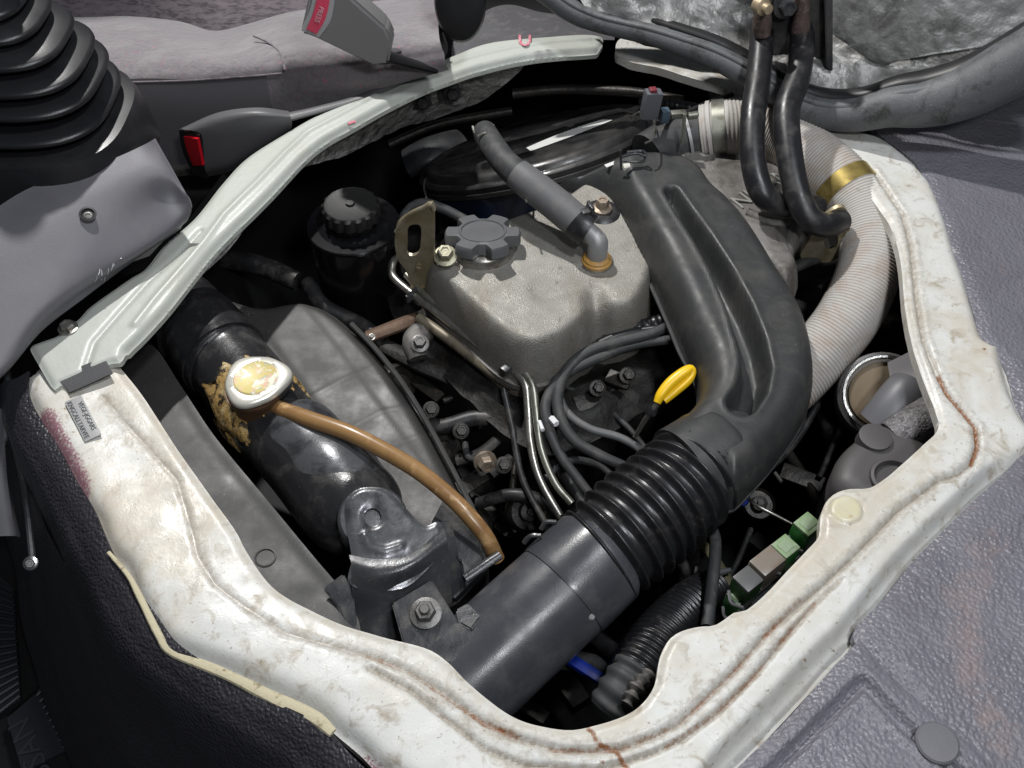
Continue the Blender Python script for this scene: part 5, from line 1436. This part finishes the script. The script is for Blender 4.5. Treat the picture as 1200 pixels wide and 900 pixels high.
D_ = [("hose", dimr, [(470, 470, -.20, 9), (510, 500, -.19, 10), (560, 490, -.18, 10), (610, 500, -.18, 9), (650, 540, -.19, 9), (690, 600, -.2, 9)]),
      ("hose", dimr, [(560, 590, -.22, 7), (600, 580, -.2, 8), (640, 590, -.2, 8), (670, 620, -.2, 8)]),
      ("pipe", dim, [(520, 470, -.2, 4), (560, 455, -.19, 4), (600, 470, -.19, 4), (606, 520, -.19, 4), (600, 575, -.2, 4)]),
      ("wire", rubberdull, [(655, 450, -.15, 3.5), (700, 470, -.16, 3.5), (735, 500, -.165, 3.5), (760, 530, -.17, 3.5)]),
      ("wire", rubberdull, [(640, 560, -.16, 4), (665, 540, -.16, 4.5), (700, 545, -.17, 4.5), (730, 570, -.17, 4)]),
      ("wire", dimr, [(590, 455, -.14, 4), (600, 500, -.16, 4.2), (612, 560, -.18, 4.2), (640, 615, -.19, 4)]),
      ("hose", dimr, [(905, 350, -.17, 8), (925, 400, -.18, 9), (960, 470, -.2, 9), (975, 520, -.2, 8)]),
      ("wire", dimr, [(985, 420, -.17, 4), (960, 470, -.18, 4.5), (930, 520, -.19, 4.5), (890, 560, -.19, 4)]),
      ("wire", dimr, [(1000, 400, -.15, 3.5), (1010, 440, -.17, 3.5), (990, 490, -.18, 3.5), (960, 560, -.19, 3.5)]),
      ("pipe", dim, [(900, 500, -.22, 6), (930, 540, -.21, 6), (960, 590, -.2, 6)]),
      ("hose", dimr, [(770, 640, -.17, 6), (800, 660, -.17, 7), (812, 700, -.17, 7), (806, 740, -.17, 7)]),
      ("wire", dimr, [(880, 620, -.16, 3.5), (868, 650, -.16, 3.5), (850, 690, -.16, 3.5), (846, 735, -.16, 3.5)]),
      ("hose", dimr, [(360, 330, -.15, 9), (380, 360, -.16, 10), (420, 380, -.17, 10), (450, 400, -.17, 9)]),
      ("hose", dimr, [(245, 300, -.17, 12), (300, 310, -.17, 12), (350, 330, -.17, 12)]),
      ("pipe", dim, [(600, 110, -.1, 6), (660, 105, -.1, 6), (740, 108, -.09, 6), (800, 118, -.08, 6)]),
      ("pipe", dim, [(455, 170, -.16, 5), (500, 150, -.15, 5), (540, 140, -.14, 5), (600, 130, -.13, 5)])]
for nm, mt, pts in D_:
    add(nm, tube(pts, 12, 40), mt, eng)
for px, py, z, r_, ax_ in ((470, 450, -.19, .026, (.6, -.5, .5)), (520, 530, -.21, .03, (.4, -.6, .6)), (620, 600, -.22, .024, (.3, -.5, .8)), (935, 450, -.21, .034, (-.4, -.5, .8)), (890, 590, -.22, .02, (0, -.4, 1)), (555, 620, -.24, .03, (.5, -.4, .6))):
    add("pulley", lathe(W(px, py, z), ax_, [(r_, -.02), (r_, -.004), (r_ * .9, 0), (r_ * .85, -.006), (r_ * .5, -.006), (r_ * .45, .003), (r_ * .2, .004), (r_ * .18, .008), (.001, .008)], 30), dim, eng)
for px, py, z in ((505, 480, -.17), (540, 505, -.17), (590, 545, -.18), (648, 495, -.15), (700, 455, -.13), (735, 440, -.12), (915, 430, -.17), (880, 520, -.19)):
    bolt(W(px, py, z), (.2, -.6, 1), .007, eng, dim, h=.008)
for px, py, z, L1, L2, ax_ in ((690, 470, -.15, .035, .02, (1, .4, 0)), (725, 445, -.13, .03, .018, (1, -.6, .1)), (560, 560, -.22, .06, .02, (1, .8, 0)), (500, 455, -.2, .05, .016, (1, -.9, 0)), (940, 560, -.2, .05, .02, (1, -.5, 0)), (965, 440, -.16, .03, .014, (1, .3, 0))):
    add("bracket", rbox(W(px, py, z), (L1, L2, .005), ax_, (.1, -.3, 1), .001), dim, eng)
# fan blades/pulley region right bottom of shroud
cable("vacuum_hose", [(820, 600, -.13, 6), (836, 625, -.11, 7), (838, 650, -.10, 7.5), (834, 690, -.10, 8), (829, 735, -.10, 8)], rubberdull, "short black hose hanging straight down beside the relays")
cable("support_strut", [(822, 635, -.15, 6), (842, 662, -.15, 6.5), (862, 695, -.15, 6)], M("olive_strut", (.12, .11, .06), .5, metal=.3), "small olive metal strut behind the vertical hose", "strut", n=6, s=8, squash=.5)
cable("wire_plug", [(814, 668, -.14, 5), (834, 672, -.14, 6), (856, 668, -.14, 3)], MATS["grey_sleeve_rubber"], "small grey wire plug crossing behind the vertical hose", "plug", s=8)
# convoluted conduit at the bottom
cd_ = thing("conduit", W(770, 740, -.11), "black convoluted conduit with split sleeve near the bottom cutout", "conduit")
add("conduit_body", tube([(835, 690, -.15, 24), (805, 712, -.13, 28), (775, 745, -.115, 32), (755, 775, -.11, 33), (738, 800, -.11, 30)], 28, 260, mod=lambda l, r, s: r * (1 + .045 * math.sin(l * 2 * math.pi / .0062))), bellowsrubber, cd_, angle=180)
add("end_sleeve", tube([(748, 785, -.105, 30), (730, 812, -.11, 30), (715, 835, -.12, 28)], 20, 24, mod=lambda l, r, s: r * (1 + .06 * math.sin(l * 500))), rubberdull, cd_)
add("foil_wrap", tube([(762, 790, -.085, 8), (748, 805, -.082, 9), (735, 826, -.085, 7)], 10, 24, mod=lambda l, r, s: r * (1 + .3 * math.sin(l * 700))), MATS["dirty_casting"], cd_)
cable("lower_hose", [(640, 770, -.20, 12), (700, 780, -.19, 12), (740, 810, -.18, 12)], rubberdull, "dull hose crossing the dark gap under the intake pipe", "hose")
cable("lower_hose", [(690, 740, -.18, 10), (720, 765, -.17, 10), (748, 800, -.16, 10)], rubber, "short black hose behind the blue plastic piece", "hose")
tag(add("blue_trim", rbox(W(688, 786, -.165), (.062, .012, .010), (1, -.72, 0), (0, 0, 1), .003), blue), "bright blue plastic strip low under the intake pipe", "plastic strip")
tag(add("blue_plug", lathe(W(866, 581, -.20), (.2, -.5, 1), [(.012, -.01), (.014, 0), (.012, .004), (.003, .005)], 20), blue), "small blue plug glinting in the dark right of the bellows", "plug")
cable("thin_rod", [(878, 585, -.16, 2.5), (886, 592, -.15, 2.5), (905, 602, -.15, 2.2), (928, 614, -.15, 2)], steel, "thin bright rod slanting toward the relays", "rod", s=16)
cable("thin_rod", [(908, 554, -.2, 2.5), (916, 565, -.2, 2.5)], steel, "tiny bright rod end in the dark above the relays", "rod", s=5)

# relays
def relay(px, py, z, w_, d_, h_, body, top, name, label, cat="relay", tilt=(1, .78, 0)):
    w_, d_ = w_ * .9, d_ * .95
    c_ = W(px, py, z)
    t_ = thing(name, c_ - (0, 0, h_), label, cat, "relays by the right rim")
    add("relay_case", rbox(c_ - (0, 0, h_ / 2), (w_, d_, h_), tilt, (0, 0, 1), .0018), body, t_)
    add("relay_top", rbox(c_ + (0, 0, .0015), (w_ * .98, d_ * .98, .005), tilt, (0, 0, 1), .0015), top, t_)
    if body is green: add("print_patch", rbox(c_ + (0, 0, .0042), (w_ * .62, d_ * .55, .0008), tilt, (0, 0, 1), .0002), M("relay_print", (.22, .29, .18), .5, var=[((.42, .45, .38), 700, .6, .7)]), t_)
    add("mounting_clip", tubeW([[*(c_ + (-w_ * .75, -d_ * .2, -.012)), .0016], [*(c_ + (-w_ * .70, -d_ * .75, -.014)), .0016], [*(c_ + (-w_ * .2, -d_ * .95, -.016)), .0016]], 6, 10), MATS["grey_sleeve_rubber"], t_)
    return t_


relay(946, 616, -.045, .024, .021, .034, green, greentop, "relay", "bright green relay, topmost of the row beside the round embossed spot")
relay(920, 642, -.048, .023, .021, .034, green, greentop, "relay", "pale topped green relay, second of the row below the brightest one")
relay(900, 658, -.050, .036, .022, .028, clear, clear, "relay", "cloudy see-through brown relay between the green and grey topped ones")
relay(876, 680, -.052, .024, .022, .034, M("dark_green_relay", (.02, .06, .015), .4), greyrelay, "relay", "grey topped dark green relay, lowest of the row")
relay(864, 700, -.075, .018, .018, .03, green, M("dark_green_relay", (0, 0, 0)), "relay", "small deep green relay half hidden under the lowest grey topped one")
add_rack = tag(add("relay_bracket", rbox(W(925, 690, -.098), (.16, .036, .006), (1, .84, 0), (0, 0, 1), .002), darkmetal), "dark bracket strip carrying the row of relays under the rim", "bracket")

# right inside: motor housing, chrome ringed drum, sparkly foam
mh = thing("motor_housing", W(1030, 530, -.08), "dark grey motor housing tucked under the right rim corner", "motor housing")
add("housing_shell", molded([(975, 575), (978, 545), (1000, 520), (1015, 508), (1040, 505), (1075, 520), (1090, 545), (1060, 590), (1010, 600)], Plane(-.080), lambda x, y, d: .020 * np.sqrt(np.clip(1 - (1 - np.clip(d / .024, 0, 1)) ** 2, 0, 1)), res=.003, skirt=.06, ns=90), M("housing_grey", (.075, .070, .070), .5, bumps=[('fine', 700, .0002)]), mh, angle=60)
add("housing_boss", lathe(W(1025, 514, -.060), (0, 0, 1), [(.018, -.01), (.017, .004), (.010, .006)], 24), MATS["housing_grey"], mh)
add("round_recess", lathe(W(1048, 562, -.058), (0, 0, 1), [(.024, -.01), (.024, .003), (.021, .004), (.019, -.001), (.003, -.001)], 30), MATS["housing_grey"], mh)
dr = thing("round_canister", W(1030, 450, -.12), "round canister with a chrome ring and tan face in the right of the bay", "canister")
dq = W(1036, 462, -.10); da = np.array([-.25, -.55, .8])
add("tan_face", lathe(dq, da, [(.036, -.03), (.038, -.004), (.033, -.002), (.010, -.004)], 40), M("tan_face", (.16, .12, .075), .6, metal=.2, var=[((.07, .06, .05), 40, .5, .7)]), dr)
add("chrome_ring", lathe(dq, da, [(.042, -.004), (.0445, -.004), (.0455, 0), (.0445, .003), (.042, .003), (.0405, 0)], 60, cap=False), chrome, dr)
add("outer_can", lathe(dq, da, [(.050, -.08), (.052, -.03), (.050, -.012), (.044, -.008)], 40), graymetal, dr)
add("grey_spout", tube([(1030, 500, -.100, 26), (1045, 482, -.085, 27), (1058, 466, -.075, 27), (1066, 456, -.072, 26)], 28, 20), M("spout_grey", (.13, .13, .14), .45), dr)
tag(add("foam_sleeve", tube([(1048, 516, -.080, 24), (1072, 500, -.070, 25), (1100, 484, -.066, 26)], 26, 20), sponge), "glittering grey foam sleeve wedged against the right rim corner", "foam sleeve")
tag(add("grey_side_panel", sheet([[(1040, 425, -.07), (1090, 400, -.05)], [(1044, 450, -.07), (1092, 440, -.05)], [(1046, 470, -.08), (1096, 480, -.06)]], 10, 10, thick=.004), M("side_panel_grey", (.09, .085, .09), .5)), "plain grey panel piece behind the chrome ringed canister", "panel")
# clutter right of casting
cable("fuel_hose", [(890, 330, -.09, 6), (920, 318, -.085, 7), (950, 305, -.08, 7), (985, 292, -.08, 7), (1000, 280, -.085, 7)], rubberdull, "dull black fuel hose crossing below the tan zinc bracket")
cable("fuel_hose", [(960, 340, -.12, 5), (985, 325, -.115, 5), (1000, 322, -.115, 5)], rubberdull, "short grey wire end under the beige duct bend")
ml = []
for (px, py, z, dx, dy, dz, ang) in ((985, 325, -.105, .03, .008, .006, .5), (1047, 372, -.115, .05, .008, .006, -.4), (1035, 378, -.12, .02, .012, .01, -.5), (990, 335, -.11, .035, .012, .004, -.4)):
    ml.append(rbox(W(px, py, z), (dx, dy, dz), (1, ang, 0), (0, 0, 1), .001))
tag(add("metal_bracket", join(*ml[:1], ml[3]), steel), "small bare metal bracket glinting left of the beige duct bend", "bracket")
tag(add("metal_bracket", join(*ml[1:3]), steel), "small bare metal strip right of the beige duct", "bracket")
tag(add("starter_housing", lathe(W(935, 395, -.20), (.4, -.3, 1), [(.06, -.12), (.06, 0), (.05, .012), (.02, .016)], 36), graymetal), "dark round housing in shadow between intake duct and beige duct", "housing")
tag(add("back_harness", tubeW([[*WY(750, 118, .62), .008], [*WY(830, 130, .58), .008], [*WY(880, 150, .52), .007], [*WY(900, 160, .5), .006]], 10, 60, mod=lambda l, r, s: r * (1 + .15 * math.sin(l * 800))), rubber), "black convoluted wiring along the dark back of the bay", "cable")
bx = []
for i in range(26):
    px, py = rnd.uniform(600, 1090), rnd.uniform(560, 840)
    bx.append(rbox(W(px, py, rnd.uniform(-.56, -.46)), (rnd.uniform(.02, .10), rnd.uniform(.01, .03), rnd.uniform(.01, .04)), (rnd.uniform(-1, 1), rnd.uniform(-1, 1), 0), (0, 0, 1), .003))
tag(add("chassis_clutter", join(*bx), blockmat), "dark unreadable chassis and engine parts deep below the opening", "chassis parts", kind="stuff")
